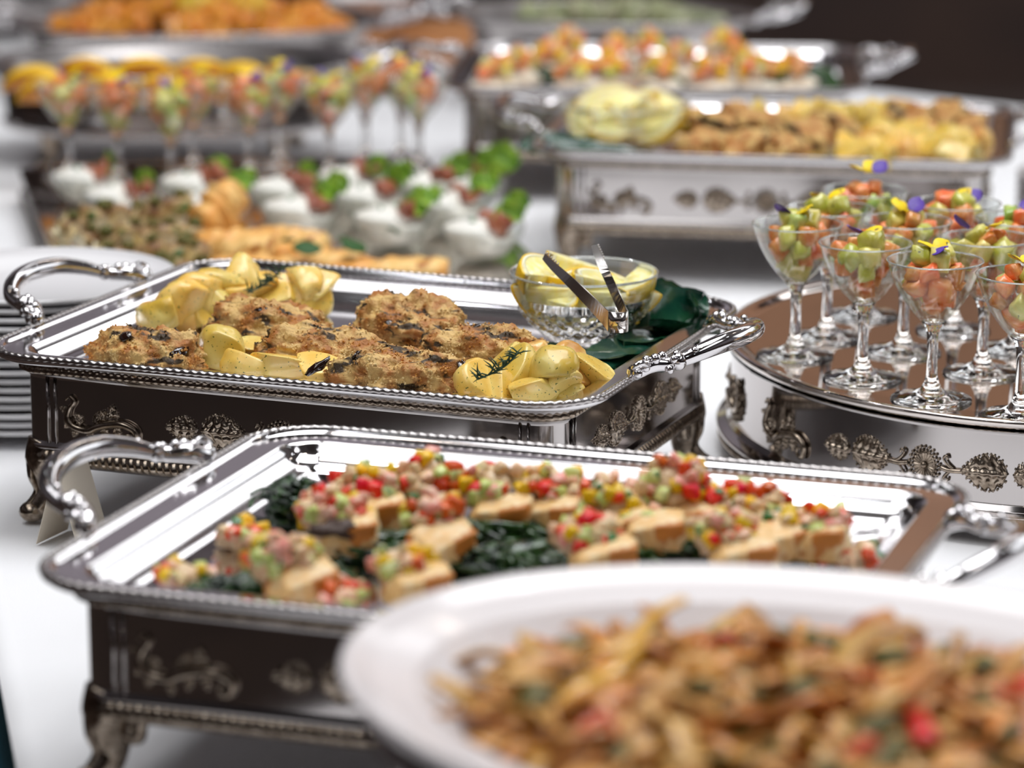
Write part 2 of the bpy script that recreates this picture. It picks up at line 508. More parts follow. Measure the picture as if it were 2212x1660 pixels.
# ---------------------------------------------------------------- the room and the table
TZ = 0.75
def struct(name, mb, m, smooth=False):
    o = mb.build(name, m, None, smooth)
    o['kind'] = 'structure'
    return o
def box(x0, x1, y0, y1, z0, z1):
    v = [(x, y, z) for z in (z0, z1) for x, y in ((x0, y0), (x1, y0), (x1, y1), (x0, y1))]
    return v, [(0, 3, 2, 1), (4, 5, 6, 7), (0, 1, 5, 4), (1, 2, 6, 5), (2, 3, 7, 6), (3, 0, 4, 7)]
RX, RY0, RY1 = 4.4, -3.6, 11.0
struct('floor', MB().add(*box(-RX, RX, RY0, RY1, -0.1, 0)), floor_m)
struct('ceiling', MB().add(*box(-RX, RX, RY0, RY1, CEIL, CEIL + 0.1)), ceil_m)
struct('wall_back', MB().add(*box(-RX, RX, RY1, RY1 + 0.1, 1.9, CEIL)), upper_m)
struct('trim_4', MB().add(*box(0.35, RX, RY1 - 0.03, RY1, 1.9, CEIL)), warm_m)
struct('trim_1', MB().add(*box(-RX, RX, RY1 - 0.02, RY1 + 0.1, 0, 1.9)), wall_m)
struct('wall_front', MB().add(*box(-RX, RX, RY0 - 0.1, RY0, 0, CEIL)), wall_m)
struct('wall_left', MB().add(*box(-RX - 0.1, -RX, RY0, RY1, 1.9, CEIL)), upper_m)
struct('trim_2', MB().add(*box(-RX - 0.1, -RX + 0.02, RY0, RY1, 0, 1.9)), wall_m)
struct('wall_right', MB().add(*box(RX, RX + 0.1, RY0, RY1, 1.9, CEIL)), upper_m)
struct('trim_3', MB().add(*box(RX - 0.02, RX + 0.1, RY0, RY1, 0, 1.9)), wall_m)

# the tall window strip of the right wall
wf = MB()
for a in ((4.36, 4.42, 3.85, 8.95, 1.92, 2.0), (4.36, 4.42, 3.85, 8.95, 3.9, 3.98), (4.36, 4.42, 3.85, 3.9, 1.92, 3.98), (4.36, 4.42, 8.9, 8.95, 1.92, 3.98)):
    wf.add(*box(*a))
struct('window_1', wf, trim_m0)
# recessed round ceiling lamps, the sources of the small sparkling highlights
lamp_e = emis('warm_lamp', (1.0, 0.86, 0.72), 60.0)
lamp_c = emis('cool_lamp', (0.92, 0.95, 1.0), 75.0)
trim_m = mat('white_trim', (0.8, 0.8, 0.78), 0.4)
proto = None
k = 0
for yy in (-2.2, -0.6, 1.0, 2.4, 3.8, 5.4, 7.0):
    for xx in (-2.6, -0.95, 0.85, 2.5):
        k += 1
        t = thing('ceiling_light', 'small round recessed ceiling lamp above the buffet', 'lamp', (xx + 0.12 * (k % 3), yy, CEIL), 0, 'recessed lamps in the ceiling')
        MB().add(*lathe([(0.055, -0.004), (0.0, -0.004)], 20)).build('diffuser', lamp_e if k % 3 == 0 else lamp_c, t)
        MB().add(*lathe([(0.055, -0.003), (0.058, -0.012), (0.075, -0.010), (0.078, 0.0)], 20)).build('frame', trim_m, t)

# the table under its cloth: left edge runs where the photograph shows it
EA, EB = Vector((-0.3895, 2.42, TZ)), Vector((-0.4365, 2.64, TZ))
ed = (EB - EA).normalized()
def edge_pt(y): 
    t = (y - EA.y) / ed.y
    return EA.x + ed.x * t
TY0, TY1, TYR = 1.15, 7.7, 4.95
corner = [(edge_pt(TY0), TY0), (1.75, TY0), (1.75, TYR), (edge_pt(TY1), TY1)]
def cloth_mesh():
    v, f = [], []
    nx, ny = 90, 150
    for j in range(ny + 1):
        ya = TY0 + (TY1 - TY0) * j / ny
        yb = TY0 + (TYR - TY0) * j / ny
        x0 = edge_pt(ya)
        for i in range(nx + 1):
            x = x0 + (1.75 - x0) * i / nx
            y = ya + (yb - ya) * i / nx
            z = TZ + 0.0009 * noise.noise(Vector((x * 7, y * 4, 1))) + 0.0004 * noise.noise(Vector((x * 18, y * 11, 4)))
            v.append((x, y, z - 0.0014))
    W = nx + 1
    for j in range(ny):
        for i in range(nx):
            f.append((j * W + i, j * W + i + 1, (j + 1) * W + i + 1, (j + 1) * W + i))
    # hanging skirts with soft folds
    def skirt(idx, nrm):
        base = [v[i] for i in idx]
        prev = list(idx)
        for s in range(1, 9):
            d = s / 8
            row = []
            for k2, b0 in enumerate(base):
                wv = 0.025 * d * sin(k2 * 0.55) + 0.012 * d * sin(k2 * 1.3)
                o = 0.012 + 0.01 * d + wv if s > 0 else 0
                v.append((b0[0] + nrm[0] * o, b0[1] + nrm[1] * o, TZ - 0.001 - 0.62 * d))
                row.append(len(v) - 1)
            for k2 in range(len(row) - 1):
                f.append((prev[k2], prev[k2 + 1], row[k2 + 1], row[k2]))
            prev = row
    return v, f, skirt, W, nx, ny
def build_cloth():
    v, f, skirt, W, nx, ny = cloth_mesh()
    n0 = len(f)
    skirt([j * W for j in range(ny + 1)][::-1], (-ed.y, ed.x))
    skirt([i for i in range(W)], (0, -1))
    skirt([j * W + nx for j in range(ny + 1)], (1, 0))
    skirt([ny * W + i for i in range(W)][::-1], (0, 1))
    m = MB(); m.v = v; m.f = f
    o = m.build('tablecloth', cloth)
    o.data.materials.append(skirt_m)
    for i, p in enumerate(o.data.polygons):
        if i >= n0: p.material_index = 1
    # white hem folded over the edge
    return o
tbl = thing('buffet_table', 'long buffet table under the white cloth', 'table')
m = MB()
top = [(x + (0.012 if x < 0 else -0.012), y, 0) for x, y in corner]
m.add([(x, y, TZ - 0.035) for x, y, _ in top] + [(x, y, TZ - 0.0035) for x, y, _ in top], [(3, 2, 1, 0), (4, 5, 6, 7), (0, 1, 5, 4), (1, 2, 6, 5), (2, 3, 7, 6), (3, 0, 4, 7)])
m.build('tabletop', wood, tbl, False)
for x, y in ((-0.0, 1.3), (1.6, 1.3), (1.6, 4.6), (-1.1, 6.6), (0.5, 5.3), (-0.6, 4)):
    MB().add(*lathe([(0.03, 0.0), (0.025, TZ - 0.035)], 12, True, True), M=Matrix.Translation((x, y, 0))).build('leg', steel, tbl)
tag(build_cloth(), 'white cloth with blue-green side over the whole buffet table', 'tablecloth')

# ---------------------------------------------------------------- relief ornaments, drawn in a plane (u right, v up, h outwards)
def orn_leaf(u0, v0, ang, l, w, h, lobes=5):
    v, f = [], []
    NS, NT = 40, 18
    c, s = cos(ang), sin(ang)
    for i in range(NS + 1):
        a = i / NS
        wid = w * (sin(pi * min(a, 1) ** 0.75) ** 0.7 if 0 < a < 1 else 0.02) * (0.82 + 0.24 * abs(sin(lobes * pi * a)))
        for j in range(NT + 1):
            t = -1 + 2 * j / NT
            x = l * a - 0.22 * l * (1 - abs(t)) * 0 + 0.10 * l * abs(t) * (0.5 - a)
            y = wid * t
            hh = h * (1 - abs(t) ** 4) * (0.45 + 0.55 * abs(sin(lobes * pi * (a - 0.16 * abs(t))))) + h * 0.9 * math.exp(-(t / 0.12) ** 2)
            hh *= 0.8 + 0.4 * abs(sin(7 * t + 3 * a))
            if abs(t) > 0.98 or i in (0, NS): hh = -0.0006
            v.append((u0 + c * x - s * y, v0 + s * x + c * y, hh))
    W = NT + 1
    for i in range(NS):
        for j in range(NT):
            f.append((i * W + j, (i + 1) * W + j, (i + 1) * W + j + 1, i * W + j + 1))
    # bead of lobes round the rim
    m = MB(); m.v = v; m.f = f
    for k in range(lobes * 2 + 2):
        a = (k + 0.5) / (lobes * 2 + 2)
        wid = w * sin(pi * a ** 0.75) ** 0.7 * 0.96
        for sg in (-1, 1):
            x, y = l * a + 0.05 * l * (0.5 - a), wid * sg
            m.add(*ball(w * 0.075, 8, 5), M=Matrix.Translation((u0 + c * x - s * y, v0 + s * x + c * y, h * 0.35)))
    return m
def orn_rosette(u0, v0, r, h, petals=22):
    m = MB()
    v, f = [], []
    NR = 9; NT = petals * 6
    for i in range(NR + 1):
        a = i / NR
        for j in range(NT):
            th = 2 * pi * j / NT
            fl = 0.5 + 0.5 * cos(petals * th)
            rad = r * 0.74 * (0.12 + 0.88 * a) * (1 + 0.05 * fl * a)
            hh = h * (0.35 + 0.5 * a) * (0.55 + 0.45 * fl) if i < NR else -0.0004
            v.append((u0 + rad * cos(th), v0 + rad * sin(th), hh))
    for i in range(NR):
        for j in range(NT):
            f.append((i * NT + j, i * NT + (j + 1) % NT, (i + 1) * NT + (j + 1) % NT, (i + 1) * NT + j))
    m.add(v, f)
    m.add(*ball(r * 0.2, 14, 8), M=Matrix.Translation((u0, v0, h * 0.45)))
    for k in range(petals):
        th = 2 * pi * k / petals
        m.add(*ball(r * 0.09, 8, 5), M=Matrix.Translation((u0 + r * 0.80 * cos(th), v0 + r * 0.80 * sin(th), h * 0.5)))
        m.add(*ball(r * 0.10, 8, 5), M=Matrix.Translation((u0 + r * 0.97 * cos(th + pi / petals), v0 + r * 0.97 * sin(th + pi / petals), h * 0.35)))
    return m
def orn_scroll(u0, v0, sc, flip=1):
    """an S-shaped acanthus sprig about 0.08 long at sc = 1"""
    m = MB()
    P = [(-.036, .016, .002), (-.031, .020, .002), (-.027, .015, .002), (-.032, .008, .002), (-.034, -.002, .003), (-.026, -.009, .003), (-.012, -.011, .003), (0, -.006, .004), (.012, -.003, .004),
         (.026, -.002, .004), (.038, -.008, .003), (.037, -.018, .003), (.029, -.018, .003), (.029, -.012, .003), (.033, -.012, .002)]
    path = spline([(u0 + p[0] * sc * flip, v0 + p[1] * sc, p[2]) for p in P], 5)
    n = len(path)
    m.add(*tube(path, [sc * (0.0012 + 0.0026 * sin(pi * min(1, i / n * 1.05))) for i in range(n)], 8))
    for u, vv, a, l, w in ((-.020, -.008, 2.1, .014, .006), (-.012, -.011, -1.4, .013, .005), (-.004, -.008, 1.2, .019, .007), (.004, -.006, -1.6, .013, .005), (.010, -.004, 1.4, .020, .008), (.016, -.004, -1.3, .014, .005), (-.031, -.002, -2.2, .012, .005), (-.034, .004, 2.6, .010, .004), (-.027, -.008, -1.7, .012, .005)):
        m.v_ = 0
        q = orn_leaf(u0 + u * sc * flip, v0 + vv * sc, a if flip > 0 else pi - a, l * sc, w * sc, 0.0022 * sc, 3)
        m.add(q.v, q.f)
    return m
def chain(half=True):
    """the row of ornaments of a long side, centred on u = 0"""
    out = [('ornament_rosette', orn_rosette(0, 0, 0.0165, 0.0034))]
    for s in (-1, 1):
        st = MB()
        st.add(*tube(spline([(s * .017, 0, .002), (s * .026, -.0015, .003), (s * .040, -.001, .002)], 5), 0.0020, 7))
        for q in (-1, 1):
            st.add(*tube(spline([(s * .030, 0, .002), (s * .024, q * .004, .003), (s * .0205, q * .009, .003), (s * .0235, q * .011, .003), (s * .0245, q * .008, .003)], 5), 0.0014, 6))
        out.append(('ornament_stem', st))
        out.append(('ornament_leaf', orn_leaf(s * .083, 0, pi if s > 0 else 0, 0.047, 0.0165, 0.0034, 5)))
        out.append(('ornament_leaf', orn_leaf(s * .086, 0, 0 if s > 0 else pi, 0.034, 0.0118, 0.003, 4)))
        out.append(('ornament_scroll', orn_scroll(s * 0.188, 0.000, 1.0, -s)))
    return out

# ---------------------------------------------------------------- rectangular serving tray and its stand
def handle_mesh(seed=0):
    """points (v along the side, o outwards, z up) round the middle of the short side"""
    P = [(-.112, .000, .002), (-.104, .006, .007), (-.094, .016, .012), (-.087, .028, .010), (-.080, .040, .011), (-.066, .056, .016), (-.040, .068, .021), (-.012, .073, .024), (.016, .072, .025),
         (.044, .064, .024), (.066, .050, .019), (.080, .036, .013), (.088, .024, .010), (.096, .012, .010), (.106, .004, .006), (.113, .000, .002)]
    rad = [.0060, .0072, .0078, .0062, .0066, .0084, .0094, .0098, .0098, .0092, .0080, .0062, .0064, .0080, .0072, .0055]
    m = MB()
    path = spline(P, 6)
    rr = []
    for i in range(len(path)):
        t = i / 6; a = int(min(t, len(rad) - 2)); fr = t - a
        rr.append(rad[a] * (1 - fr) + rad[min(a + 1, len(rad) - 1)] * fr)
    m.add(*tube(path, rr, 14))
    for s in (-1, 1):
        for (v_, o_, z_, r) in ((.083, .033, .012, .0085), (.089, .031, .015, .0042), (.079, .030, .017, .0045), (.090, .020, .017, .0048), (.098, .016, .016, .0052), (.102, .009, .015, .0046), (.108, .010, .010, .0050), (.114, .002, .006, .0075), (.118, .006, .006, .0050), (.092, .028, .006, .0045), (.074, .046, .021, .0040)):
            m.add(*ball(r, 12, 8), M=Matrix.Translation((s * v_, o_, z_)))
        # curled leaf tip
        c = spline([(s * .100, .010, .012), (s * .110, .012, .014), (s * .119, .010, .016), (s * .123, .006, .014), (s * .121, .003, .011), (s * .116, .004, .011)], 5)
        m.add(*tube(c, [0.0042 - 0.0026 * i / len(c) for i in range(len(c))], 9))
    return m
_h = handle_mesh()
def make_tray(L, W, label, loc, rz, fine=True, group='silver serving trays on the buffet'):
    t = thing('serving_tray', label, 'tray', loc, rz, group)
    Rc = 0.067
    prof = [(0.006, -0.0075), (0.0012, -0.004), (0.0012, -0.001), (0.0065, 0.0016), (0.010, -0.0016), (0.0125, -0.0026), (0.0135, -0.0027), (0.0150, -0.00272), (0.032, -0.0031), (0.0335, -0.0032), (0.0345, -0.0036), (0.0365, -0.0052), (0.0390, -0.0090),
            (0.0435, -0.0135), (0.0495, -0.0170), (0.056, -0.0188), (0.0615, -0.0194), (0.0640, -0.0202), (0.0665, -0.0216), (0.084, -0.0240), (0.0865, -0.0245), (0.15, -0.0245)]
    v, f = rr_sweep(L, W, Rc, prof, 12, False, True)
    MB().add(v, f).build('tray_pan', silver, t)
    ring = rr_ring(L, W, 0.003, Rc, 14, 60, 50)
    MB().add(*bead_edge(ring, 0.0002, 0.0030, 0.0087 if fine else 0.012, 0.15, 8, 7 if fine else 4, 1.0)).build('beaded_rim', silver_b if fine else silver_f, t)
    me = _h.mesh('handle', silver)
    for s in (0, 1):
        # the handle's v axis follows the short side, its o axis points away from the tray
        if s == 0:
            Mx = Matrix(((0, -1, 0, 0.002), (1, 0, 0, W / 2), (0, 0, 1, 0), (0, 0, 0, 1)))
        else:
            Mx = Matrix(((0, 1, 0, L - 0.002), (-1, 0, 0, W / 2), (0, 0, 1, 0), (0, 0, 0, 1)))
        o = obj('handle', me, t)
        o.matrix_local = Mx
    return t

def make_stand(L, W, label, loc, rz, H=0.166, fine=True, group='silver chafing stands under the trays', ornate=True):
    t = thing('chafing_stand', label, 'chafing dish', loc, rz, group)
    body = [(0.15, 0.095), (0.0405, 0.095), (0.0395, H - 0.012), (0.0365, H - 0.007), (0.032, H - 0.004), (0.026, H - 0.003), (0.0255, H - 0.0055), (0.034, H - 0.018), (0.0365, H - 0.021), (0.0365, 0.083), (0.033, 0.080), (0.033, 0.077), (0.036, 0.075), (0.036, 0.062), (0.042, 0.058), (0.12, 0.060)]
    MB().add(*rr_sweep(L, W, 0.062, body, 10, True, True)).build('body', silver_s, t)
    pt = 0.0075 if fine else 0.012
    MB().add(*gadroon(rr_ring(L, W, 0.031, 0.062, 12, 50, 40), H - 0.0165, H - 0.006, 0.0042, pt, 6)).build('gadroon_band', antique, t)
    MB().add(*gadroon(rr_ring(L, W, 0.036, 0.062, 12, 50, 40), 0.061, 0.076, 0.0042, pt, 6)).build('base_moulding', antique, t)
    # pairs of thin ribs that frame the rounded corners
    for (cx, cy, sx, sy) in ((0, 0, 1, 1), (L, 0, -1, 1), (L, W, -1, -1), (0, W, 1, -1)):
        m = MB()
        for du, dv in ((.066, .0355), (.074, .0358), (.0355, .066), (.0358, .074)):
            MB().add(*tube([(cx + sx * du, cy + sy * dv, 0.082), (cx + sx * du, cy + sy * dv, H - 0.02)], 0.0014, 8)).build('corner_rib', silver_s, t)
        # scrolled leg with a flared foot
        g = MB()
        ox, oy = cx + sx * 0.057, cy + sy * 0.057
        pts = [(0.002, .078), (0.006, .062), (0.004, .044), (0.004, .030), (0.010, .018), (0.017, .0115), (0.022, .0105)]
        rad = [.021, .020, .0155, .0125, .0125, .0110, .0072]
        path = spline([(ox - sx * d * .75, oy - sy * d * .75, z) for d, z in pts], 5)
        rr = []
        for i in range(len(path)):
            q = i / 5; a = int(min(q, 5)); fr = q - a
            rr.append(rad[a] * (1 - fr) + rad[a + 1] * fr)
        g.add(*tube(path, rr, 12))
        g.add(*ball(0.0115, 12, 8, (1.1, 1.1, .9)), M=Matrix.Translation((ox - sx * .0155, oy - sy * .0155, 0.0108)))
        for q in (-1, 0, 1):
            g.add(*tube(spline([(ox - sx * (.016 + .003 * q), oy - sy * (.016 - .003 * q), .066), (ox - sx * (.0155 + .002 * q), oy - sy * (.0155 - .002 * q), .045), (ox - sx * (.012 + .001 * q), oy - sy * (.012 - .001 * q), .03), (ox - sx * .020, oy - sy * .020, .016)], 4), .0024, 6))
        g.build('leg', antique, t)
        for ax in (0, 1):  # the side brackets that curl back under the moulding
            b = MB()
            c = [(0.006, 0.070), (0.016, 0.066), (0.023, 0.057), (0.022, 0.047), (0.016, 0.046), (0.014, 0.053), (0.018, 0.056)]
            if ax == 0: pp = [(ox + sx * d, oy - sy * 0.010, z) for d, z in c]
            else: pp = [(ox - sx * 0.010, oy + sy * d, z) for d, z in c]
            b.add(*tube(spline(pp, 5), 0.0062, 8))
            b.build('leg_bracket', antique, t)
    if ornate:
        sides = [(L / 2, 0.0362, (1, 0), (0, -1)), (L - 0.0362, W / 2, (0, 1), (1, 0))]
        zc = 0.110
        for si, (ox, oy, U, Nn) in enumerate(sides):
            for nm, mb in chain():
                if si == 1 and nm == 'ornament_scroll': continue
                m = MB()
                m.v = [(ox + U[0] * a + Nn[0] * (c + .0003), oy + U[1] * a + Nn[1] * (c + .0003), zc + b) for a, b, c in mb.v]
                m.f = mb.f
                m.build(nm, antique, t)
    return t

TRAY_L, TRAY_W, RIM = 0.62, 0.4932, 0.922
FR = {'mid': (-0.5139, 3.0116, -0.3763), 'front': (-0.3651, 2.2751, -0.3230), 'far': (0.0132, 4.1590, -0.1626)}
def chafer(key, tl, sl, fine=True, ornate=True):
    x, y, a = FR[key]
    make_stand(TRAY_L, TRAY_W, sl, (x, y, TZ), a, 0.166, fine, ornate=ornate)
    make_tray(TRAY_L, TRAY_W, tl, (x, y, RIM), a, fine)
chafer('front', 'silver tray of fish with diced vegetable salsa, nearest the round white bowl', 'dark reflecting silver stand beneath the tray of salsa-topped fish')
chafer('mid', 'silver tray of crumbed chicken, potatoes and a glass bowl of lemon wedges', 'silver stand with leaf ornaments beneath the crumbed chicken tray')
chafer('far', 'silver tray with a heap of lemons beside browned chicken, behind the stemmed glasses', 'silver stand reflecting the white cloth, behind the stemmed glasses', False)
p4 = at(945, 190, RIM)
FR['back'] = (p4.x, p4.y, -0.07)
chafer('back', 'silver tray of salmon-topped fish bites in front of the brown wall', 'silver stand beneath the furthest rectangular tray', False, False)
FLOORZ = RIM - 0.0245

# ---------------------------------------------------------------- oval riser with the stemmed glasses
RV = (0.539, 3.306, 0.134)
RA, RB, RTOP = 0.318, 0.363, 0.868
def make_riser():
    t = thing('oval_riser', 'oval mirrored silver riser carrying the stemmed glasses of salad', 'riser', (RV[0], RV[1], TZ), RV[2])
    H = RTOP - TZ
    MB().add(*ov_sweep(RA, RB, [(0.03, H - 0.012), (0.005, H - 0.010), (0.002, H - 0.004), (0.0, H), (0.006, H + 0.0012), (0.012, H - 0.0005), (0.016, H - 0.003), (0.022, H - 0.0045), (0.05, H - 0.005)], 128, False, True)).build('deck', mirror, t)
    MB().add(*ov_sweep(RA, RB, [(0.004, H - 0.010), (0.0075, H - 0.014), (0.008, 0.036), (0.004, 0.030), (-0.006, 0.027), (-0.008, 0.0245), (-0.004, 0.022), (-0.002, 0.014), (0.01, 0.012)], 128, False, True)).build('drum', silver_s, t)
    MB().add(*gadroon(ov_ring(RA, RB, 0.001, 220), 0.011, 0.023, 0.006, 0.008, 5)).build('gadroon_band', antique, t)
    # ornaments wrapped round the drum
    ring = ov_ring(RA, RB, 0.0078, 720)
    S = [0.0]
    for i in range(720):
        a, b = ring[i], ring[(i + 1) % 720]
        S.append(S[-1] + math.hypot(a[0] - b[0], a[1] - b[1]))
    tot = S[-1]
    def wrap(s0, mb):
        m = MB(); m.f = mb.f
        for u, vv, h in mb.v:
            s = (s0 + u) % tot
            lo, hi = 0, 720
            while hi - lo > 1:
                mid = (lo + hi) // 2
                if S[mid] <= s: lo = mid
                else: hi = mid
            tt = (s - S[lo]) / (S[lo + 1] - S[lo])
            a, b = ring[lo], ring[(lo + 1) % 720]
            x = a[0] + (b[0] - a[0]) * tt; y = a[1] + (b[1] - a[1]) * tt
            nx = a[2] + (b[2] - a[2]) * tt; ny = a[3] + (b[3] - a[3]) * tt
            m.v.append((x + nx * (h + .0003), y + ny * (h + .0003), 0.066 + vv * 1.12))
        return m
    ci, si = cos(-RV[2]), sin(-RV[2])
    best = None
    for i in range(720):  # ornament centre: the drum point seen at x = 2000
        x, y = ring[i][0], ring[i][1]
        X = RV[0] + x * cos(RV[2]) - y * sin(RV[2]); Y = RV[1] + x * sin(RV[2]) + y * cos(RV[2])
        px = 1106 + F * X / (Y * cos(PITCH) + (CZ - 0.82) * sin(PITCH))
        if y < 0 and (best is None or abs(px - 2000) < best[0]): best = (abs(px - 2000), S[i])
    for k0 in range(4):
        s0 = best[1] + tot / 4 * k0
        for nm, mb in chain():
            q = wrap(s0, mb)
            q.build(nm, antique, t)
    for th in (0.6, 2.2, 3.8, 5.4):
        MB().add(*ball(0.012, 12, 8, (1, 1, .9)), M=Matrix.Translation((0.93 * RA * cos(th), 0.93 * RB * sin(th), 0.0105))).build('foot', silver_s, t)
make_riser()
DECK = RTOP - 0.005

# ---------------------------------------------------------------- stemmed glasses
def glass_meshes():
    stem = [(0.0, 0.0012), (0.020, 0.0010), (0.0375, 0.0), (0.0392, 0.0012), (0.0385, 0.0026), (0.030, 0.0040), (0.018, 0.0068), (0.0105, 0.0115), (0.0072, 0.0175), (0.0056, 0.025), (0.0050, 0.040), (0.0052, 0.055), (0.0062, 0.066),
            (0.0085, 0.0735), (0.012, 0.0776), (0.008, 0.0779), (0.0, 0.0780)]
    bowl = [(0.0122, 0.0782), (0.0215, 0.0875), (0.030, 0.0995), (0.0375, 0.113), (0.0425, 0.126), (0.0455, 0.1366), (0.0460, 0.1371), (0.0453, 0.1373), (0.0448, 0.1366), (0.0418, 0.126), (0.0367, 0.1131), (0.0291, 0.0998), (0.0205, 0.0882), (0.0119, 0.0792)]
    return MB().add(*lathe(stem, 40)).mesh('stem', glass), MB().add(*lathe(bowl, 48)).mesh('glass_bowl', glass_t)
_st, _gb = glass_meshes()
_rm = MB().add(*lathe([(0.0449, 0.1369), (0.0457, 0.1361), (0.0466, 0.1369), (0.0457, 0.1378), (0.0449, 0.1369)], 56)).mesh('rim', rim_g)
def dice_set(m, name, n, s, seed):
    out = []
    for i in range(n):
        q = dicemesh(seed + i, s * .86, m, name)
        for v in q.vertices:
            c = v.co
            f = 1 + .22 * noise.noise(c / s * 2.2 + Vector((seed + i * 3, 1, 2))) + .10 * noise.noise(c / s * 5 + Vector((i, 4, seed)))
            v.co = c * f
        out.append(q)
    return out
salm_d = dice_set(salm_m, 'salmon_cube', 6, 0.0200, 10)
avo_d = dice_set(avo_m, 'avocado_cube', 5, 0.0225, 30)
avog_d = dice_set(avog_m, 'avocado_cube', 3, 0.0180, 50)
def petal_me(name, m, seed):
    v, f = [], []
    for i in range(9):
        for j in range(7):
            a = i / 8; t = -1 + j / 3
            wdt = 0.0075 * sin(pi * (0.12 + 0.86 * a) ** 1.2) ** 0.6
            v.append((a * 0.017, t * wdt, 0.0022 * sin(a * 3 + seed) - 0.0012 * t * t + 0.0004 * noise.noise(Vector((a * 4, t * 3, seed)))))
    o = len(v)
    v += [(x, y, z - 0.0005) for x, y, z in v]
    for i in range(8):
        for j in range(6):
            q = (i * 7 + j, (i + 1) * 7 + j, (i + 1) * 7 + j + 1, i * 7 + j + 1)
            f.append(q); f.append(tuple(k + o for k in q[::-1]))
    mb = MB(); mb.v = v; mb.f = f
    return mb.mesh(name, m)
py_me, pv_me = petal_me('petal', pet_y, 1), petal_me('petal', pet_v, 2)
def put(me, name, loc, rot, sc, label, cat, group=None):
    o = obj(name, me, None, loc, rot, sc)
    return tag(o, label, cat, group)
def rrot(r): return (r.uniform(0, 6.28), r.uniform(0, 6.28), r.uniform(0, 6.28))

def filled_glass(px, py, z0, desc, seed, grp, flower=(('y', 0, 0, 0.5), ('v', 0.006, -0.004, 3.5)), n=(11, 9), fh=0.010):
    """stemmed glass standing on the plane z0 at pixel (px, py), with its salad and petals"""
    r = random.Random(seed)
    p = at(px, py, z0)
    o = thing('stemmed_glass', 'clear stemmed glass of salmon and avocado, ' + desc, 'glass', (p.x, p.y, z0 + 0.0002), 0, grp)
    obj('stem', _st, o); obj('glass_bowl', _gb, o); obj('rim', _rm, o)
    # lay the cubes from the cone's tip upwards
    levels = [(0.0900, 1, 0.0), (0.1010, 3, 0.0115), (0.1130, 5, 0.0205), (0.1260, 6, 0.0225), (0.126, 1, 0.0), (0.1370, 3, 0.0115)]
    a0 = r.uniform(0, 6)
    for lz, cnt, rad in levels:
        for k in range(cnt):
            a = a0 + 2 * pi * k / cnt + r.uniform(-.25, .25)
            rd = rad * r.uniform(.88, 1.06)
            q = (p.x + rd * cos(a), p.y + rd * sin(a), z0 + lz + r.uniform(-.002, .0025))
            kind = r.random()
            if kind < 0.57:
                put(r.choice(salm_d), 'salmon_cube', q, rrot(r), [r.uniform(.7, 1.2)] * 3, 'glistening salmon cube in the glass ' + desc, 'salmon', 'salmon cubes in the glass ' + desc)
            elif kind < 0.92:
                put(r.choice(avo_d), 'avocado_cube', q, rrot(r), [r.uniform(.85, 1.2)] * 3, 'pale yellow-green avocado cube in the glass ' + desc, 'avocado', 'pale avocado cubes in the glass ' + desc)
            else:
                put(r.choice(avog_d), 'avocado_cube', q, rrot(r), [r.uniform(.8, 1.1)] * 3, 'bright green avocado cube in the glass ' + desc, 'avocado', 'bright green avocado cubes in the glass ' + desc)
        a0 += 0.7
    tz = z0 + 0.137 + fh
    t = thing('viola_flower', 'viola petals on the glass ' + desc, 'flower', (p.x, p.y, tz))
    for kind, dx, dy, ang in flower:
        o2 = obj('petal', py_me if kind == 'y' else pv_me, t, (dx, dy, 0), (r.uniform(-.5, .1) + 0.9 * (1 if kind == 'v' else 0.6), r.uniform(-.9, -.35), ang), (1.1, 1.15, 1.1))
    c = MB().add(*ball(0.0018, 8, 5)).build('flower_centre', pet_y, t)

G = 'stemmed glasses on the oval riser'
YV = (('y', 0, 0, 1.0), ('y', -.002, 0, 2.3), ('v', .004, -.006, -.6))
filled_glass(2011, 865, DECK, 'centred at the front of the riser', 101, G, (('y', 0, 0.002, 0.6), ('y', -.001, 0.001, 2.4), ('v', -.002, -.008, -1.2)))
filled_glass(1717, 770, DECK, 'nearest the tray handle', 102, G, (('v', -.008, 0, 2.4), ('y', .004, 0, -1.2)))
filled_glass(1862, 820, DECK, 'second along the riser front edge', 103, G, (('v', -.004, 0, 2.2), ('y', .0, 0, -.6)))
filled_glass(2203, 902, DECK, 'cut by the frame at the riser front', 104, G, YV)
filled_glass(2121, 808, DECK, 'with a round yellow petal and one violet petal', 105, G, (('v', -.018, 0, 2.6), ('y', .004, -.002, -1.0)))
filled_glass(1785, 731, DECK, 'second row, behind the leftmost glass', 106, G, (('y', 0, 0, 0.3), ('y', -.002, 0, 2.8)))
filled_glass(1950, 763, DECK, 'in the middle of the riser', 107, G, (('y', -.004, 0, 2.0), ('v', .006, -.002, 0.9)))
filled_glass(1862, 683, DECK, 'at the back with upright blue and yellow petals', 108, G, (('y', -.004, 0, 2.2), ('y', .0, 0, 0.8), ('v', .008, 0, 0.4)), fh=0.020)
filled_glass(2058, 716, DECK, 'at the back beside the stack of white plates', 109, G, (('y', 0, 0, .4), ('v', .008, -.004, 0)), fh=0.004)
filled_glass(2195, 757, DECK, 'cut by the frame in the third row', 110, G, (('v', 0, 0, .4),))

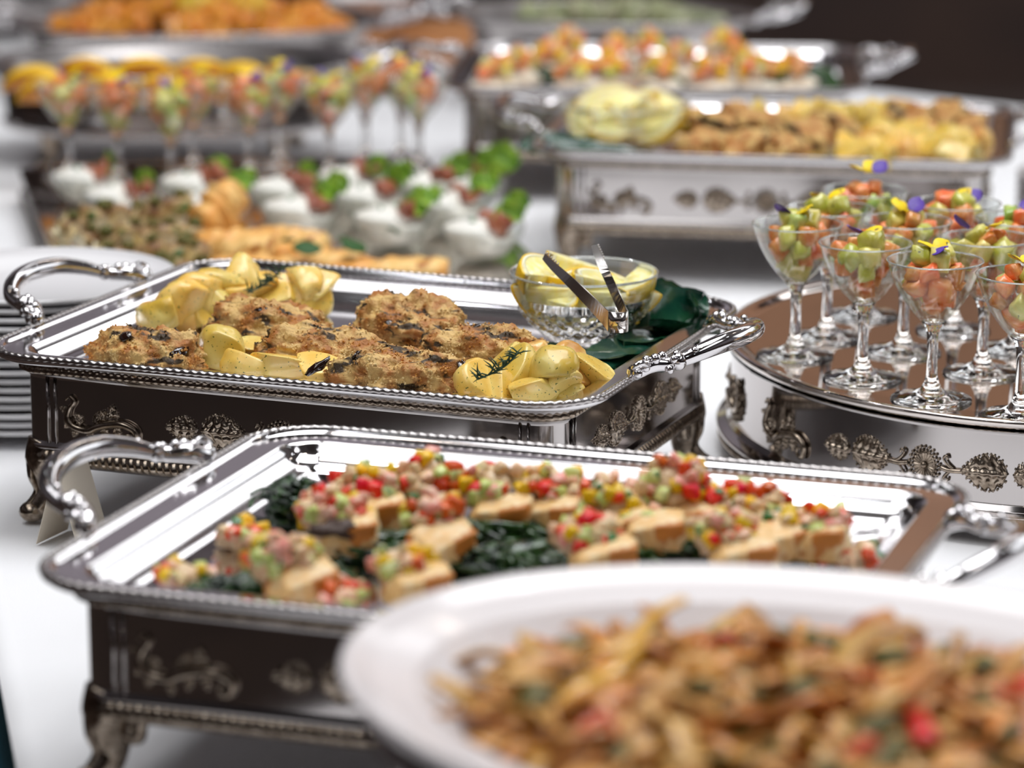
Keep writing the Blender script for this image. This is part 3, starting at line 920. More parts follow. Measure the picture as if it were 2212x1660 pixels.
# ---------------------------------------------------------------- low platform with bowls, glasses and pastries
PF_Z = 0.80
PFX, PFY, PFR = -0.525, 3.80, 0.205
PFL, PFW = 0.60, 0.98
def make_platform():
    t = thing('display_platform', 'low mirrored silver platform under the dip bowls and pastries', 'riser', (PFX, PFY, TZ), PFR)
    h = PF_Z - TZ
    MB().add(*rr_sweep(PFL, PFW, 0.03, [(0.004, 0.012), (0.004, h - .006), (0.0, h - 0.004), (0.0, h), (0.004, h + 0.0015), (0.008, h - 0.001), (0.03, h - 0.001)], 8, True, True)).build('deck', mirror, t)
    MB().add(*gadroon(rr_ring(PFL, PFW, 0.003, 0.03, 8, 40, 50), 0.010, 0.020, 0.004, 0.012, 4)).build('gadroon_band', antique, t)
    for x, y in ((.04, .04), (PFL - .04, .04), (PFL - .04, PFW - .04), (.04, PFW - .04)):
        MB().add(*ball(0.011, 12, 8, (1.6, 1.6, 1)), M=Matrix.Translation((x, y, 0.0105))).build('foot', antique, t)
    m = MB()
    for k in range(6): m.add(*ball(0.008, 10, 6), M=Matrix.Translation((PFL - 0.004 + 0.006 * sin(k), 0.03 + 0.012 * k, 0.04 + 0.006 * cos(k * 2))))
    m.build('corner_ornament', silver, t)
make_platform()
Gb = 'stemmed glasses on the low platform'
back_gl = [(150, 385, 'leftmost of the far row'), (257, 395, 'second in the far row'), (372, 412, 'third in the far row'), (540, 385, 'fourth in the far row'), (712, 385, 'fifth in the far row'), (905, 372, 'rightmost of the far row beside the silver stand'),
           (420, 372, 'half hidden behind the third far glass'), (605, 360, 'half hidden behind the fourth far glass'), (790, 352, 'half hidden at the far row end'), (868, 345, 'behind the rightmost far glass')]
for i, (px, py, d) in enumerate(back_gl):
    filled_glass(px, py, PF_Z + 0.0005, d, 200 + i, Gb, YV if i % 2 else (('v', -.004, 0, 2), ('y', .006, 0, 0)))

# glass dip bowls
def bowl_me(r, h, tk=0.003, name='dip_bowl', m=glass_t, foot=0.45):
    prof = [(0.0, 0.002), (r * foot * .8, 0.001), (r * foot, 0.0), (r * (foot + .05), 0.003), (r * .78, h * .36), (r * .93, h * .7), (r, h), (r - tk * .5, h + tk * .4), (r - tk, h), (r * .93 - tk, h * .72), (r * .76 - tk, h * .42), (r * foot * .8, 0.006), (0, 0.005)]
    return MB().add(*lathe(prof, 44)).mesh(name, m)
bowl_m = bowl_me(0.056, 0.044, 0.0026)
def round_fill(seed, r, h, m, name):
    """dip filling a bowl, piled up on one side and low under the meat"""
    na = 40
    def rad(z): return r * (0.46 + 0.50 * min(1, (z / h)) ** 0.6) - 0.0042
    rs = []
    def hh(c, z): return z if c < 0.25 else min(z, h * .70)
    for zz in (.007, .014, .022, .031, h - .003):
        rs.append([(rad(hh(cos(2 * pi * k / na), zz)) * cos(2 * pi * k / na), rad(hh(cos(2 * pi * k / na), zz)) * sin(2 * pi * k / na), hh(cos(2 * pi * k / na), zz)) for k in range(na)])
    for q in range(1, 8):
        t = q / 8
        ring = []
        for k in range(na):
            c, s_ = cos(2 * pi * k / na), sin(2 * pi * k / na)
            x, y = (1 - t) * rad(h) * c, (1 - t) * rad(h) * s_
            z = (h - .003 + .010 * sin(t * pi / 2) * (1 + .5 * noise.noise(Vector((x * 90, y * 90, seed))))) if x < .008 else h * .70
            ring.append((x, y, z))
        rs.append(ring)
    return MB().add(*rings(rs, True, True, True)).mesh(name, m)
cream_me = [round_fill(s, 0.056, 0.044, cream_m, 'cream_dip') for s in (1, 2, 3)]
meat_me = [MB().add(*blob(60 + s, (0.011, 0.009, 0.006), 2, .3, 1.6)).mesh('meat_piece', ham_m) for s in range(4)]
def leaf_frill(seed, s, m, name='lettuce_leaf'):
    v, f = [], []
    N1, N2 = 12, 14
    for i in range(N1 + 1):
        for j in range(N2 + 1):
            a = i / N1; t = -1 + 2 * j / N2
            wd = s * 0.55 * sin(pi * (0.1 + 0.8 * a)) ** .6
            fr = s * 0.16 * abs(t) * sin(a * 15 + t * 4 + seed) + s * 0.1 * noise.noise(Vector((a * 5, t * 4, seed)))
            v.append((wd * t, s * (a - .3) * .9, fr + s * 0.35 * a * a))
    o = len(v); v += [(x, y - .0006, z - .0006) for x, y, z in v]
    W = N2 + 1
    for i in range(N1):
        for j in range(N2):
            q = (i * W + j, i * W + j + 1, (i + 1) * W + j + 1, (i + 1) * W + j)
            f.append(q); f.append(tuple(k + o for k in q[::-1]))
    mb = MB(); mb.v = v; mb.f = f
    return mb.mesh(name, m)
let_me = [leaf_frill(s, 0.03, let_m) for s in (1, 4, 7)]
herb_me = [MB().add(*blob(80 + s, (0.0045, 0.003, 0.0012), 1, .4, 2)).mesh('herb_fleck', grn_m) for s in range(2)]
dips = [(1040, 560, 'nearest the bowl of lemons', 1), (847, 533, 'second in the front row of dips', 1), (650, 510, 'third in the front row of dips', 1), (455, 500, 'fourth in the front row of dips', 1), (262, 482, 'at the left end of the dips', 0),
        (978, 500, 'behind the one nearest the lemons', 1), (800, 482, 'second row behind the pastries', 1), (618, 465, 'second row, centre of the dips', 0), (425, 452, 'second row toward the far glasses', 0), (190, 440, 'far left by the mirrored edge', 0),
        (925, 455, 'third row beside the silver stand', 1), (765, 440, 'third row in the middle', 0), (1010, 452, 'tall green leaf at the far corner', 2)]
for i, (px, py, d, k) in enumerate(dips):
    p = at(px, py, PF_Z)
    z = PF_Z + 0.0004
    r = random.Random(400 + i)
    tag(obj('dip_bowl', bowl_m, None, (p.x, p.y, z), (0, 0, 0.1)), 'glass bowl of white dip and dark meat, ' + d, 'bowl', 'glass dip bowls on the platform')
    tag(obj('cream_dip', cream_me[i % 3], None, (p.x, p.y, z), (0, 0, r.uniform(-.15, .15))), 'white dip with green flecks in the bowl ' + d, 'dip')
    for q in range(7):
        a = r.uniform(-1.0, 1.4); rd = r.uniform(.012, .038)
        put(r.choice(meat_me), 'meat_piece', (p.x + rd * cos(a), p.y + rd * sin(a) * .8, z + 0.040 + r.uniform(0, .012)), rrot(r), [r.uniform(.8, 1.4)] * 3, 'dark brown meat piece in the bowl ' + d, 'meat', 'meat pieces in the bowl ' + d)
    for q in range(3 if k else 1):
        tl = 1.4 if k == 2 else 1.0
        put(let_me[(i + q) % 3], 'lettuce_leaf', (p.x + 0.030 + .008 * q, p.y + r.uniform(-.016, .024), z + 0.050 + .006 * q), (r.uniform(.4, 1.1), r.uniform(-.3, .6), r.uniform(-1, 1)), (tl,) * 3, 'frilly green lettuce leaf in the bowl ' + d, 'lettuce', 'lettuce leaves in the bowl ' + d)
    for q in range(2):
        put(herb_me[q], 'herb_fleck', (p.x - 0.012 + .02 * q, p.y - .012 + .022 * q, z + 0.0495), rrot(r), (1.5, 1.5, 1.2), 'dark green herb fleck on the white dip ' + d, 'herb', 'herb flecks on the dip ' + d)

# savoury shells
shell_me = []
for s in range(4):
    v, f = [], []
    for i in range(13):
        for j in range(9):
            a = -1 + 2 * i / 12; b = -1 + 2 * j / 8
            x = a * .020; y = b * .014 * (1 - .25 * a * a)
            z = .010 * b * b + .006 * a * a + .003 * noise.noise(Vector((a * 2, b * 2, s * 5)))
            v.append((x, y, z))
    o = len(v); v += [(x, y, z - .0018) for x, y, z in v]
    for i in range(12):
        for j in range(8):
            q = (i * 9 + j, (i + 1) * 9 + j, (i + 1) * 9 + j + 1, i * 9 + j + 1)
            f.append(q); f.append(tuple(k + o for k in q[::-1]))
    mb = MB(); mb.v = v; mb.f = f
    shell_me.append(mb.mesh('pastry_shell', bask_m))
fill_me = [MB().add(*blob(90 + s, (0.011, 0.008, 0.006), 2, .4, 2)).mesh('filling', mush_m) for s in range(3)]
bit_me = [MB().add(*blob(95 + s, (0.005, 0.004, 0.003), 1, .3, 2)).mesh('caper', olive_m) for s in range(2)]
r = random.Random(55)
k = 0
for row, (x0, y0, x1, y1, n) in enumerate(((165, 545, 385, 520, 6), (190, 572, 405, 560, 6), (250, 598, 420, 590, 5), (300, 622, 430, 612, 4))):
    for i in range(n):
        px = x0 + (x1 - x0) * i / (n - 1) + r.uniform(-8, 8); py = y0 + (y1 - y0) * i / (n - 1) + r.uniform(-4, 4)
        p = at(px, py, PF_Z + 0.012)
        t = thing('savoury_shell', 'pastry shell of chopped mushrooms, %s in the %s row beside the golden pastry' % (['first', 'second', 'third', 'fourth', 'fifth', 'sixth'][i], ['back', 'second', 'third', 'front'][row]), 'canape', (p.x, p.y, PF_Z + .008 + (3 - row) * .008 + r.uniform(0, .010)), r.uniform(0, 6), 'mushroom canapes on the platform')
        t.scale = (1.45, 1.45, 1.6)
        obj('shell', shell_me[k % 4], t, (0, 0, 0), (r.uniform(-.3, .3), r.uniform(-.3, .3), 0))
        obj('filling', fill_me[k % 3], t, (0, 0, .010), None, (1.45, 1.4, 1.3))
        obj('caper', bit_me[k % 2], t, (.006, .004, .0185), None, (1.6, 1.6, 1.6))
        k += 1

# golden filo pastries
def filo(seed, sx, sy, sz):
    v, f = [], []
    na, nb = 40, 16
    rs = []
    for i in range(na + 1):
        a = i / na
        rg = []
        for j in range(nb):
            th = 2 * pi * j / nb
            rr = (0.75 + 0.25 * sin(pi * a)) * (1 + 0.30 * noise.noise(Vector((a * 6, cos(th) * 1.5, sin(th) * 1.5 + seed))) + 0.10 * sin(a * 34 + 2 * th))
            rg.append((sx * (a - .5), sy * cos(th) * rr, sz * sin(th) * rr + sz * .25 * noise.noise(Vector((a * 3, seed, 0)))))
        rs.append(rg)
    vv, ff = rings(rs, True, True, True)
    return MB().add(vv, ff)
for i, (px, py, sx, sy, sz, rz, d) in enumerate(((470, 520, .085, .022, .020, 1.0, 'upright at the left end'), (505, 555, .11, .024, .016, -.5, 'crumpled, leaning on the upright one'), (600, 535, .13, .020, .014, -.35, 'ridged, in the middle'), (690, 560, .12, .022, .010, -.30, 'under the spinach leaves'), (835, 578, .15, .026, .009, -.05, 'flat, at the right end'), (560, 582, .14, .03, .010, .1, 'along the tray edge'))):
    p = at(px, py, PF_Z + 0.018)
    sz *= 1.55; sy *= 1.15
    o = filo(i * 3.3, sx, sy, sz).build('filo_pastry', filo_m)
    o.location = (p.x, p.y, PF_Z + sz + .002); o.rotation_euler = (r.uniform(-.2, .2), -.55 if i == 0 else r.uniform(-.12, .1), rz)
    if i == 0: o.location.z += .020
    tag(o, 'golden crumpled pastry ' + d, 'pastry', 'golden pastries behind the chicken tray')
sl = MB().add(*blob(7, (0.017, 0.013, 0.0028), 3, .12, 1.2)).mesh('spinach_leaf', leaf_m)
sleaf_m = mat('dull_green_leaf', (0.02, 0.085, 0.012), 0.6, bump=0.4, bscale=60)
sl.materials[0] = sleaf_m
for i, (px, py, s, d) in enumerate(((665, 553, 1.0, 'at the left of the pair'), (765, 548, 1.15, 'in the middle, the largest'), (852, 515, 0.8, 'against the dip bowl'), (622, 536, .5, 'small and half tucked under'), (735, 532, .6, 'behind the largest'))):
    p = at(px, py, PF_Z + 0.034)
    put(sl, 'spinach_leaf', (p.x, p.y, PF_Z + .044), (0.5, 0.1, i), (s, s, s), 'dark green leaf on the golden pastry ' + d, 'leaf', 'green leaves on the golden pastry')

# ---------------------------------------------------------------- stack of dinner plates at the left table edge
def plate_me(r, name='dinner_plate', m=china, depth=0.014):
    prof = [(0.0, 0.002), (r * .55, 0.002), (r * .58, 0.0), (r * .61, 0.0), (r * .62, 0.003), (r * .80, depth * .55), (r, depth), (r + .0012, depth + .0012), (r + .0010, depth + .0036), (r - .0012, depth + .0048), (r * .80, depth * .55 + .0035), (r * .66, .0062), (r * .6, .0052), (0.0, .005)]
    return MB().add(*lathe(prof, 96)).mesh(name, m)
pm = plate_me(0.146)
PX, PY = -0.520, 3.455
rp = random.Random(3)
NP = 16
for i in range(NP):
    z = TZ + 0.0002 + i * 0.00925
    nm = 'topmost of the stack, fully visible' if i == NP - 1 else ('lowest of the stack, standing on the cloth' if i == 0 else None)
    lab = 'white dinner plate ' + (nm or 'within the tall stack by the chicken tray handle')
    put(pm, 'dinner_plate', (PX + rp.uniform(-.002, .002) + (0.012 if i == NP - 1 else 0), PY + rp.uniform(-.002, .002), z), (0, 0, i), (1, 1, 1), lab, 'plate', 'dinner plates stacked by the table edge')
pm2 = plate_me(0.11, depth=.012)
for i in range(9):
    lab = 'small white plate, ' + ('topmost' if i == 8 else 'within') + ' the stack cut by the frame edge behind the glasses'
    put(pm2, 'dinner_plate', (0.80, 4.42, TZ + 0.0002 + i * 0.0105), (0, 0, i), (1, 1, 1), lab, 'plate', 'plates stacked behind the riser')

# ---------------------------------------------------------------- folded cards
def card(loc, rz, wd, ht, label):
    m = MB()
    d = ht * 0.30
    for s in (-1, 1):
        v = [(-wd / 2, s * d, 0), (wd / 2, s * d, 0), (wd / 2, s * .0003, ht), (-wd / 2, s * .0003, ht)]
        v2 = [(x, y + .0006 * s, z) for x, y, z in v]
        m.add(v + v2, [(0, 1, 2, 3), (7, 6, 5, 4), (0, 4, 5, 1), (1, 5, 6, 2), (2, 6, 7, 3), (3, 7, 4, 0)])
    o = m.build('place_card', card_m, None, False)
    o.location = loc; o.rotation_euler = (0, 0, rz)
    tag(o, label, 'card')
    return o
c1 = at(118, 1172, TZ)
card((c1.x + .016, c1.y + .008, TZ + .0005), 1.15, 0.055, 0.075, 'cream folded card half hidden behind the fish tray handle')

# ---------------------------------------------------------------- oval white dish of browned strips on its silver stand
BW = (0.188, 1.787, -0.598, 0.313, 0.235, 1.000)
def oval_dish():
    a, b, Z = BW[3], BW[4], BW[5]
    t = thing('oval_stand', 'round-ended silver stand beneath the big white dish of browned strips', 'stand', (BW[0], BW[1], TZ), BW[2])
    H = Z - TZ - 0.028
    MB().add(*ov_sweep(a, b, [(0.06, H - .004), (0.022, H - .004), (0.018, H), (0.014, H - .004), (0.024, H - .014), (0.028, H - .02), (0.03, 0.05), (0.022, 0.03), (0.020, 0.020), (0.03, 0.0015), (0.06, 0.0005)], 96, True, True)).build('drum', silver_s, t)
    MB().add(*gadroon(ov_ring(a, b, 0.022, 160), 0.018, 0.034, 0.006, 0.012, 5)).build('gadroon_band', antique, t)
    o = MB().add(*ov_sweep(a, b, [(0.11, -0.052), (0.09, -0.054), (0.07, -0.050), (0.050, -0.030), (0.022, -0.018), (0.004, -0.006), (0.0, -0.001), (0.001, 0.003), (0.006, 0.0035), (0.02, -0.003), (0.045, -0.009), (0.058, -0.020), (0.078, -0.038), (0.11, -0.045)], 128, True, True)).build('oval_dish', china_p)
    o.location = (BW[0], BW[1], Z); o.rotation_euler = (0, 0, BW[2])
    tag(o, 'large oval white dish heaped with browned strips, nearest the camera', 'dish')
oval_dish()
def dish_pt(u, v):
    c, s = cos(BW[2]), sin(BW[2])
    x, y = u * (BW[3] - .068), v * (BW[4] - .068)
    return BW[0] + c * x - s * y, BW[1] + s * x + c * y
def heap_z(u, v):
    q = min(1, u * u + v * v)
    return BW[5] - 0.034 + 0.030 * (1 - q) ** .7 + .008 * noise.noise(Vector((u * 3, v * 3, 2)))
m = MB(); rs = []
for i in range(14):
    q = i / 13 * .985
    rs.append([(lambda x, y, z: (x, y, z))(*dish_pt(q * cos(2 * pi * k / 60), q * sin(2 * pi * k / 60)), heap_z(q * cos(2 * pi * k / 60), q * sin(2 * pi * k / 60)) - .006) for k in range(60)])
m.add(*rings(rs[::-1], True, False, True))
o = m.build('braised_sauce', oil_m); o['kind'] = 'stuff'; tag(o, 'glossy brown sauce and small pieces under the strips', 'sauce')
def strip_me(seed, l, wd, th, m, curl, name):
    rr = random.Random(seed)
    P = []
    a = 0; x = y = 0
    for i in range(7):
        P.append((x, y, 0.004 * sin(i * 1.3 + seed)))
        a += rr.uniform(-curl, curl)
        x += l / 6 * cos(a); y += l / 6 * sin(a)
    cx = sum(p[0] for p in P) / 7; cy = sum(p[1] for p in P) / 7
    P = [(p[0] - cx, p[1] - cy, p[2]) for p in P]
    path = spline(P, 3)
    n = len(path)
    return MB().add(*tube(path, [wd / 2 * (0.55 + 0.45 * sin(pi * (i + .5) / n)) * rr.uniform(.9, 1.1) for i in range(n)], 8, th / wd)).mesh(name, m)
strips = [strip_me(s, R.uniform(.045, .080), R.uniform(.010, .015), .004, nood_m if s % 2 else nood2_m, .75, 'browned_strip') for s in range(14)]
reds = [strip_me(s + 40, .030, .010, .0045, red_m, .5, 'red_pepper_strip') for s in range(3)]
yels = [strip_me(s + 50, .085, .013, .005, ypep_m, .35, 'yellow_pepper_strip') for s in range(2)]
olv = [MB().add(*blob(150 + s, (.011, .008, .004), 2, .35, 1.8)).mesh('green_piece', olive_m) for s in range(3)]
r = random.Random(77)
def spot(x, y, cx, cy, rx, ry):
    a, b = (x - cx) / rx, (y - cy) / ry
    if a * a + b * b < .16: return 'in the middle'
    if abs(b) > abs(a): return 'along the far side' if b > 0 else 'on the near side'
    return 'toward the table edge' if a < 0 else 'on the side of the stemmed glasses'
for i in range(290):
    q = sqrt(r.random()) * .95; th = r.uniform(0, 2 * pi)
    u, v = q * cos(th), q * sin(th)
    x, y = dish_pt(u, v)
    hz = heap_z(u, v)
    tilt = .5 if q < .85 else .15
    put(strips[i % 14], 'browned_strip', (x, y, hz + r.uniform(-.002, .007)), (r.uniform(-tilt, tilt) * .7, r.uniform(-tilt, tilt) * .7, r.uniform(0, 6.28)), [r.uniform(1.05, 1.55)] * 3, 'glossy brown sauteed strip in the large white dish, ' + spot(x, y, BW[0], BW[1], .26, .20), 'food strip', 'browned strips in the white dish, ' + spot(x, y, BW[0], BW[1], .26, .20))
def on_heap(px, py):
    z = BW[5] + .01
    for _ in range(6):
        p = at(px, py, z)
        c, s = cos(-BW[2]), sin(-BW[2])
        dx, dy = p.x - BW[0], p.y - BW[1]
        u = (c * dx - s * dy) / (BW[3] - .068); v = (s * dx + c * dy) / (BW[4] - .068)
        z = heap_z(u, v) + .008
    return at(px, py, z)
for i, (px, py, rot, d, sc) in enumerate(((1378, 1318, (1.4, 0.2, 1.5), 'standing upright by the white rim', .8), (1560, 1400, (0, .2, .2), 'lying flat near the middle of the heap', 1.1), (1310, 1590, (.3, .4, 1.1), 'on the steep near side', 1.3), (2190, 1510, (.2, 0, .1), 'the long one at the frame edge', 1.6), (2000, 1610, (.4, .5, -.9), 'the broad one on the near side', 1.5), (2080, 1385, (0, 0, .3), 'near the far end of the heap', .8), (1855, 1640, (.2, 0, .6), 'at the bottom of the picture', 1.2), (1880, 1475, (0, .2, .1), 'half covered by brown strips', .8))):
    p = on_heap(px, py)
    put(reds[i % 3], 'red_pepper_strip', (p.x, p.y, p.z + .004), rot, (sc,) * 3, 'bright red pepper piece in the white dish, ' + d, 'pepper', 'red pepper pieces in the white dish')
for i, (px, py, rz, d) in enumerate(((1300, 1480, 1.05, 'long and slanting at the left of the heap'), (1345, 1400, .9, 'behind the long slanting one'))):
    p = on_heap(px, py)
    put(yels[i], 'yellow_pepper_strip', (p.x, p.y, p.z + .006), (0, -.3, rz), (1.15, 1.15, 1.15), 'golden yellow pepper strip, ' + d, 'pepper', 'yellow pepper strips in the white dish')
for i in range(46):
    q = sqrt(r.random()) * .9; th = r.uniform(0, 2 * pi)
    u, v = q * cos(th), q * sin(th); x, y = dish_pt(u, v)
    put(olv[i % 3], 'green_piece', (x, y, heap_z(u, v) + .008), (r.uniform(-.5, .5), r.uniform(-.5, .5), r.uniform(0, 6)), [r.uniform(.8, 1.5)] * 3, 'dark olive-green vegetable piece among the brown strips, ' + spot(x, y, BW[0], BW[1], .26, .20), 'vegetable', 'green pieces in the white dish, ' + spot(x, y, BW[0], BW[1], .26, .20))

# ---------------------------------------------------------------- the chicken tray
def on_tray(px, py, h): return at(px, py, FLOORZ + h)
# crumbed chicken pieces: meat body under a crumb crust
def chicken(px, py, sx, sy, sz, rz, desc, seed, glaze=()):
    p = on_tray(px, py, sz)
    t = thing('crumbed_chicken', 'herb-crumbed roast chicken piece, ' + desc, 'chicken', (p.x, p.y, FLOORZ + 0.0005), rz, 'crumbed chicken pieces in the tray')
    v0, f = ico(5)
    off = Vector((seed * 2.3, seed, 0))
    def surf(d, grow):
        # d: unit direction -> lumpy flat-bottomed fillet
        k = 1 + .26 * noise.noise(d * 1.5 + off) + .16 * noise.noise(d * 3.2 + off) + .05 * noise.noise(d * 7 + off)
        x, y, z = d.x * sx * k, d.y * sy * k, d.z * sz * k
        ridge = .12 * sz * math.exp(-((d.y + .25 * sin(d.x * 4 + seed)) / .2) ** 2)
        z = z * (.55 if d.z < 0 else 1) + (ridge if d.z > 0 else 0)
        n = Vector((d.x / sx, d.y / sy, d.z / sz)).normalized()
        fine = .0030 * noise.noise(d * 8 + off) + .0018 * noise.noise(d * 19 + off)
        g = grow * (max(0, min(1, (d.z + .12 + .25 * noise.noise(d * 3 + off)) * 4)))
        return Vector((x, y, z)) + n * (fine * (1 if grow == 0 else 1.5) + g)
    zb = -sz * .50
    MB().add([(q.x, q.y, max(q.z, zb) - zb) for q in (surf(d, 0) for d in v0)], f).build('meat', meat_m, t)
    cr = MB().add([(q.x, q.y, max(q.z, zb + .002) - zb) for q in (surf(d, .0030) if d.z > -.3 else surf(d, -.001) for d in v0)], f)
    # keep only the upper shell
    keep = [q for q in cr.f if sum(v0[i].z for i in q) / len(q) > -.08 + .40 * noise.noise(v0[q[0]] * 3 + off)]
    cr.f = keep
    cr.build('crumb_crust', crust_m, t)
    m = MB()
    rr = random.Random(seed)
    iv, fi = ico(1)
    iv = iv[:12]; fi = [q for q in ico(0)[1]] if False else fi
    vv, ff = _crumb
    for _ in range(2200):
        d = Vector((rr.gauss(0, 1), rr.gauss(0, 1), abs(rr.gauss(0, .8)) - .1)).normalized()
        if noise.noise(d * 5 + off) < -.18: continue
        q = surf(d, .0030); s = rr.uniform(.0007, .0021)
        m.add(vv, ff, Matrix.Translation((q.x, q.y, max(q.z, zb + .003) - zb)) @ Euler(rrot(rr)).to_matrix().to_4x4() @ Matrix.Diagonal((s, s * .8, s * .6, 1)))
    o = m.build('crumbs', crumb_m, t, False); o['kind'] = 'stuff'
    for k, (dx, dy, s) in enumerate(glaze):
        d = Vector((dx, dy, sqrt(max(.02, 1 - dx * dx - dy * dy)))).normalized()
        q = surf(d, .003)
        o = MB().add(*blob(seed + k + 3, (s * 1.5, s * .8, s * .4), 2, .4, 1.5)).build('dark_glaze', glaze_m, t)
        o.location = (q.x, q.y, q.z - zb); o.rotation_euler = d.to_track_quat('Z', 'Y').to_euler(); o['label'] = 'shiny burnt drop'
_crumb = ([(0, 0, 1), (1, 0, 0), (0, 1, 0), (-1, 0, 0), (0, -1, 0), (0, 0, -1)], [(0, 1, 2), (0, 2, 3), (0, 3, 4), (0, 4, 1), (5, 2, 1), (5, 3, 2), (5, 4, 3), (5, 1, 4)])
chicken(578, 690, .060, .042, .032, -.35, 'behind the left one, below the heaped potatoes', 2, ((.1, -.6, .004),))
chicken(885, 690, .058, .042, .035, -.45, 'at the back beside the bowl of lemons', 3, ((-.1, -.85, .006),))
chicken(320, 752, .052, .034, .029, -.25, 'at the left end of the tray', 1, ((-.35, -.35, .008), (.72, -.5, .007), (.15, .2, .005)))
chicken(1045, 748, .062, .036, .030, -.2, 'right of centre with ridged top', 5, ((-.1, .3, .006),))
chicken(700, 752, .066, .036, .029, -.25, 'in the middle of the tray', 4, ((-.6, .1, .008),))
chicken(878, 800, .064, .029, .030, -.15, 'at the tray front, toward the camera', 6, ((-.7, .1, .006), (.82, -.1, .010), (.1, .1, .006)))

pot_me = []
for s in range(12):
    rr = random.Random(900 + s)
    mm = MB().add(*blob(300 + s, (.027 * rr.uniform(.85, 1.15), .019 * rr.uniform(.85, 1.2), .017 * rr.uniform(.85, 1.2)), 4, .12, 1.3, 3 + s % 3, .02, 5))
    pot_me.append(mm.mesh('roast_potato', roast_m if s in (3, 9) else potato_m))
pots = [  # px, py, height of centre, size, variant, description
    (482, 772, .018, 1.15, 0, 'first at the tray front from the left'), (536, 800, .015, 1.0, 1, 'second at the tray front, beside the cut-faced one'), (612, 800, .019, 1.15, 2, 'large and round at the tray front'), (690, 806, .017, 1.0, 4, 'with the dark glaze drop, in front of the chicken'), (565, 768, .014, .8, 5, 'small, wedged behind the front pair'),
    (1040, 842, .017, 1.1, 6, 'leftmost of the right-hand cluster'), (1076, 850, .014, 1.0, 7, 'second in the front of the right-hand cluster'), (1150, 856, .013, .95, 8, 'low one at the front rim'), (1198, 850, .014, .9, 10, 'by the front rim, right of the low one'), (1112, 816, .022, 1.05, 1, 'long wedge under the rosemary'),
    (1190, 812, .026, 1.15, 0, 'big pale cube-like one in the right cluster'), (1092, 788, .026, .95, 2, 'upright behind the rosemary'), (1232, 800, .026, 1.05, 3, 'browned and peeling, right cluster'), (1268, 812, .020, 1.05, 4, 'rightmost in the tray'), (1150, 790, .02, .8, 9, 'small browned one behind the wedge'), (1225, 855, .010, .7, 6, 'small one near the rim corner'),
    (345, 675, .024, 1.1, 2, 'leftmost of the back heap'), (392, 660, .026, 1.2, 6, 'second of the back heap'), (330, 690, .014, .8, 3, 'browned one under the back heap'), (385, 690, .012, .9, 9, 'browned flat one under the back heap'), (440, 650, .026, 1.15, 0, 'third of the back heap'), (478, 628, .030, 1.1, 4, 'top of the back heap'), (515, 622, .030, 1.1, 1, 'at the far crest of the back heap'), (520, 650, .02, 1.0, 5, 'in the middle of the back heap'),
    (560, 630, .024, 1.0, 7, 'beside the rosemary at the back'), (612, 628, .024, 1.0, 8, 'right of the rosemary at the back'), (655, 620, .028, 1.1, 10, 'tallest at the right of the back heap'), (682, 636, .022, 1.0, 0, 'right end of the back heap'), (660, 648, .018, 1.0, 11, 'lower right of the back heap'), (600, 655, .016, .95, 2, 'behind the second chicken piece'), (430, 680, .014, .9, 10, 'between the back heap and the chicken'), (470, 665, .018, 1.0, 11, 'under the crest of the back heap')]
r = random.Random(5)
for px, py, h, s, vnt, d in pots:
    p = on_tray(px, py, h)
    o = put(pot_me[vnt], 'roast_potato', (p.x, p.y, p.z + .003), (r.uniform(-.5, .5), r.uniform(-.9, .5), r.uniform(0, 6.28)), (s * 1.12, s * 1.12, s * 1.15), 'yellow roast potato piece, ' + d, 'potato', 'roast potatoes in the chicken tray')
def gl_on(px, py, h, s):
    p = on_tray(px, py, h)
    o = MB().add(*blob(7, (s * 1.3, s * .5, s * .5), 2, .4, 1.5)).build('glaze_drop', glaze_m)
    o.location = p; o.rotation_euler = (.9, -.6, .3)
    tag(o, 'shiny dark brown drop on the potato at the tray front', 'glaze')
pq = on_tray(690, 800, .017)
gl_on(688, 792, .034, .009)
def rosemary(px, py, h, sc, desc, seed):
    p = on_tray(px, py, h)
    t = thing('rosemary_sprig', 'dark green rosemary sprig ' + desc, 'herb', p, 0)
    rr = random.Random(seed)
    st = spline([(-.022 * sc, -.004, -.004), (-.008 * sc, 0, .001), (.004 * sc, .002, .008), (.014 * sc, .006, .018 * sc)], 6)
    MB().add(*tube(st, .0009, 6)).build('stem', rosem_m, t)
    m = MB()
    for i, q in enumerate(st):
        for s in range(2):
            d = Vector((rr.uniform(-1, 1), rr.uniform(-1, 1), rr.uniform(-.3, 1))).normalized() * rr.uniform(.010, .018) * sc
            m.add(*tube([q, q + d * .5 + Vector((0, 0, .001)), q + d], [.0007, .0008, .0002], 5))
    m.build('needles', rosem_m, t)['kind'] = 'stuff'
rosemary(1085, 808, .040, 1.0, 'on the potatoes of the right cluster', 1)
rosemary(578, 622, .040, .9, 'standing in the back heap of potatoes', 2)

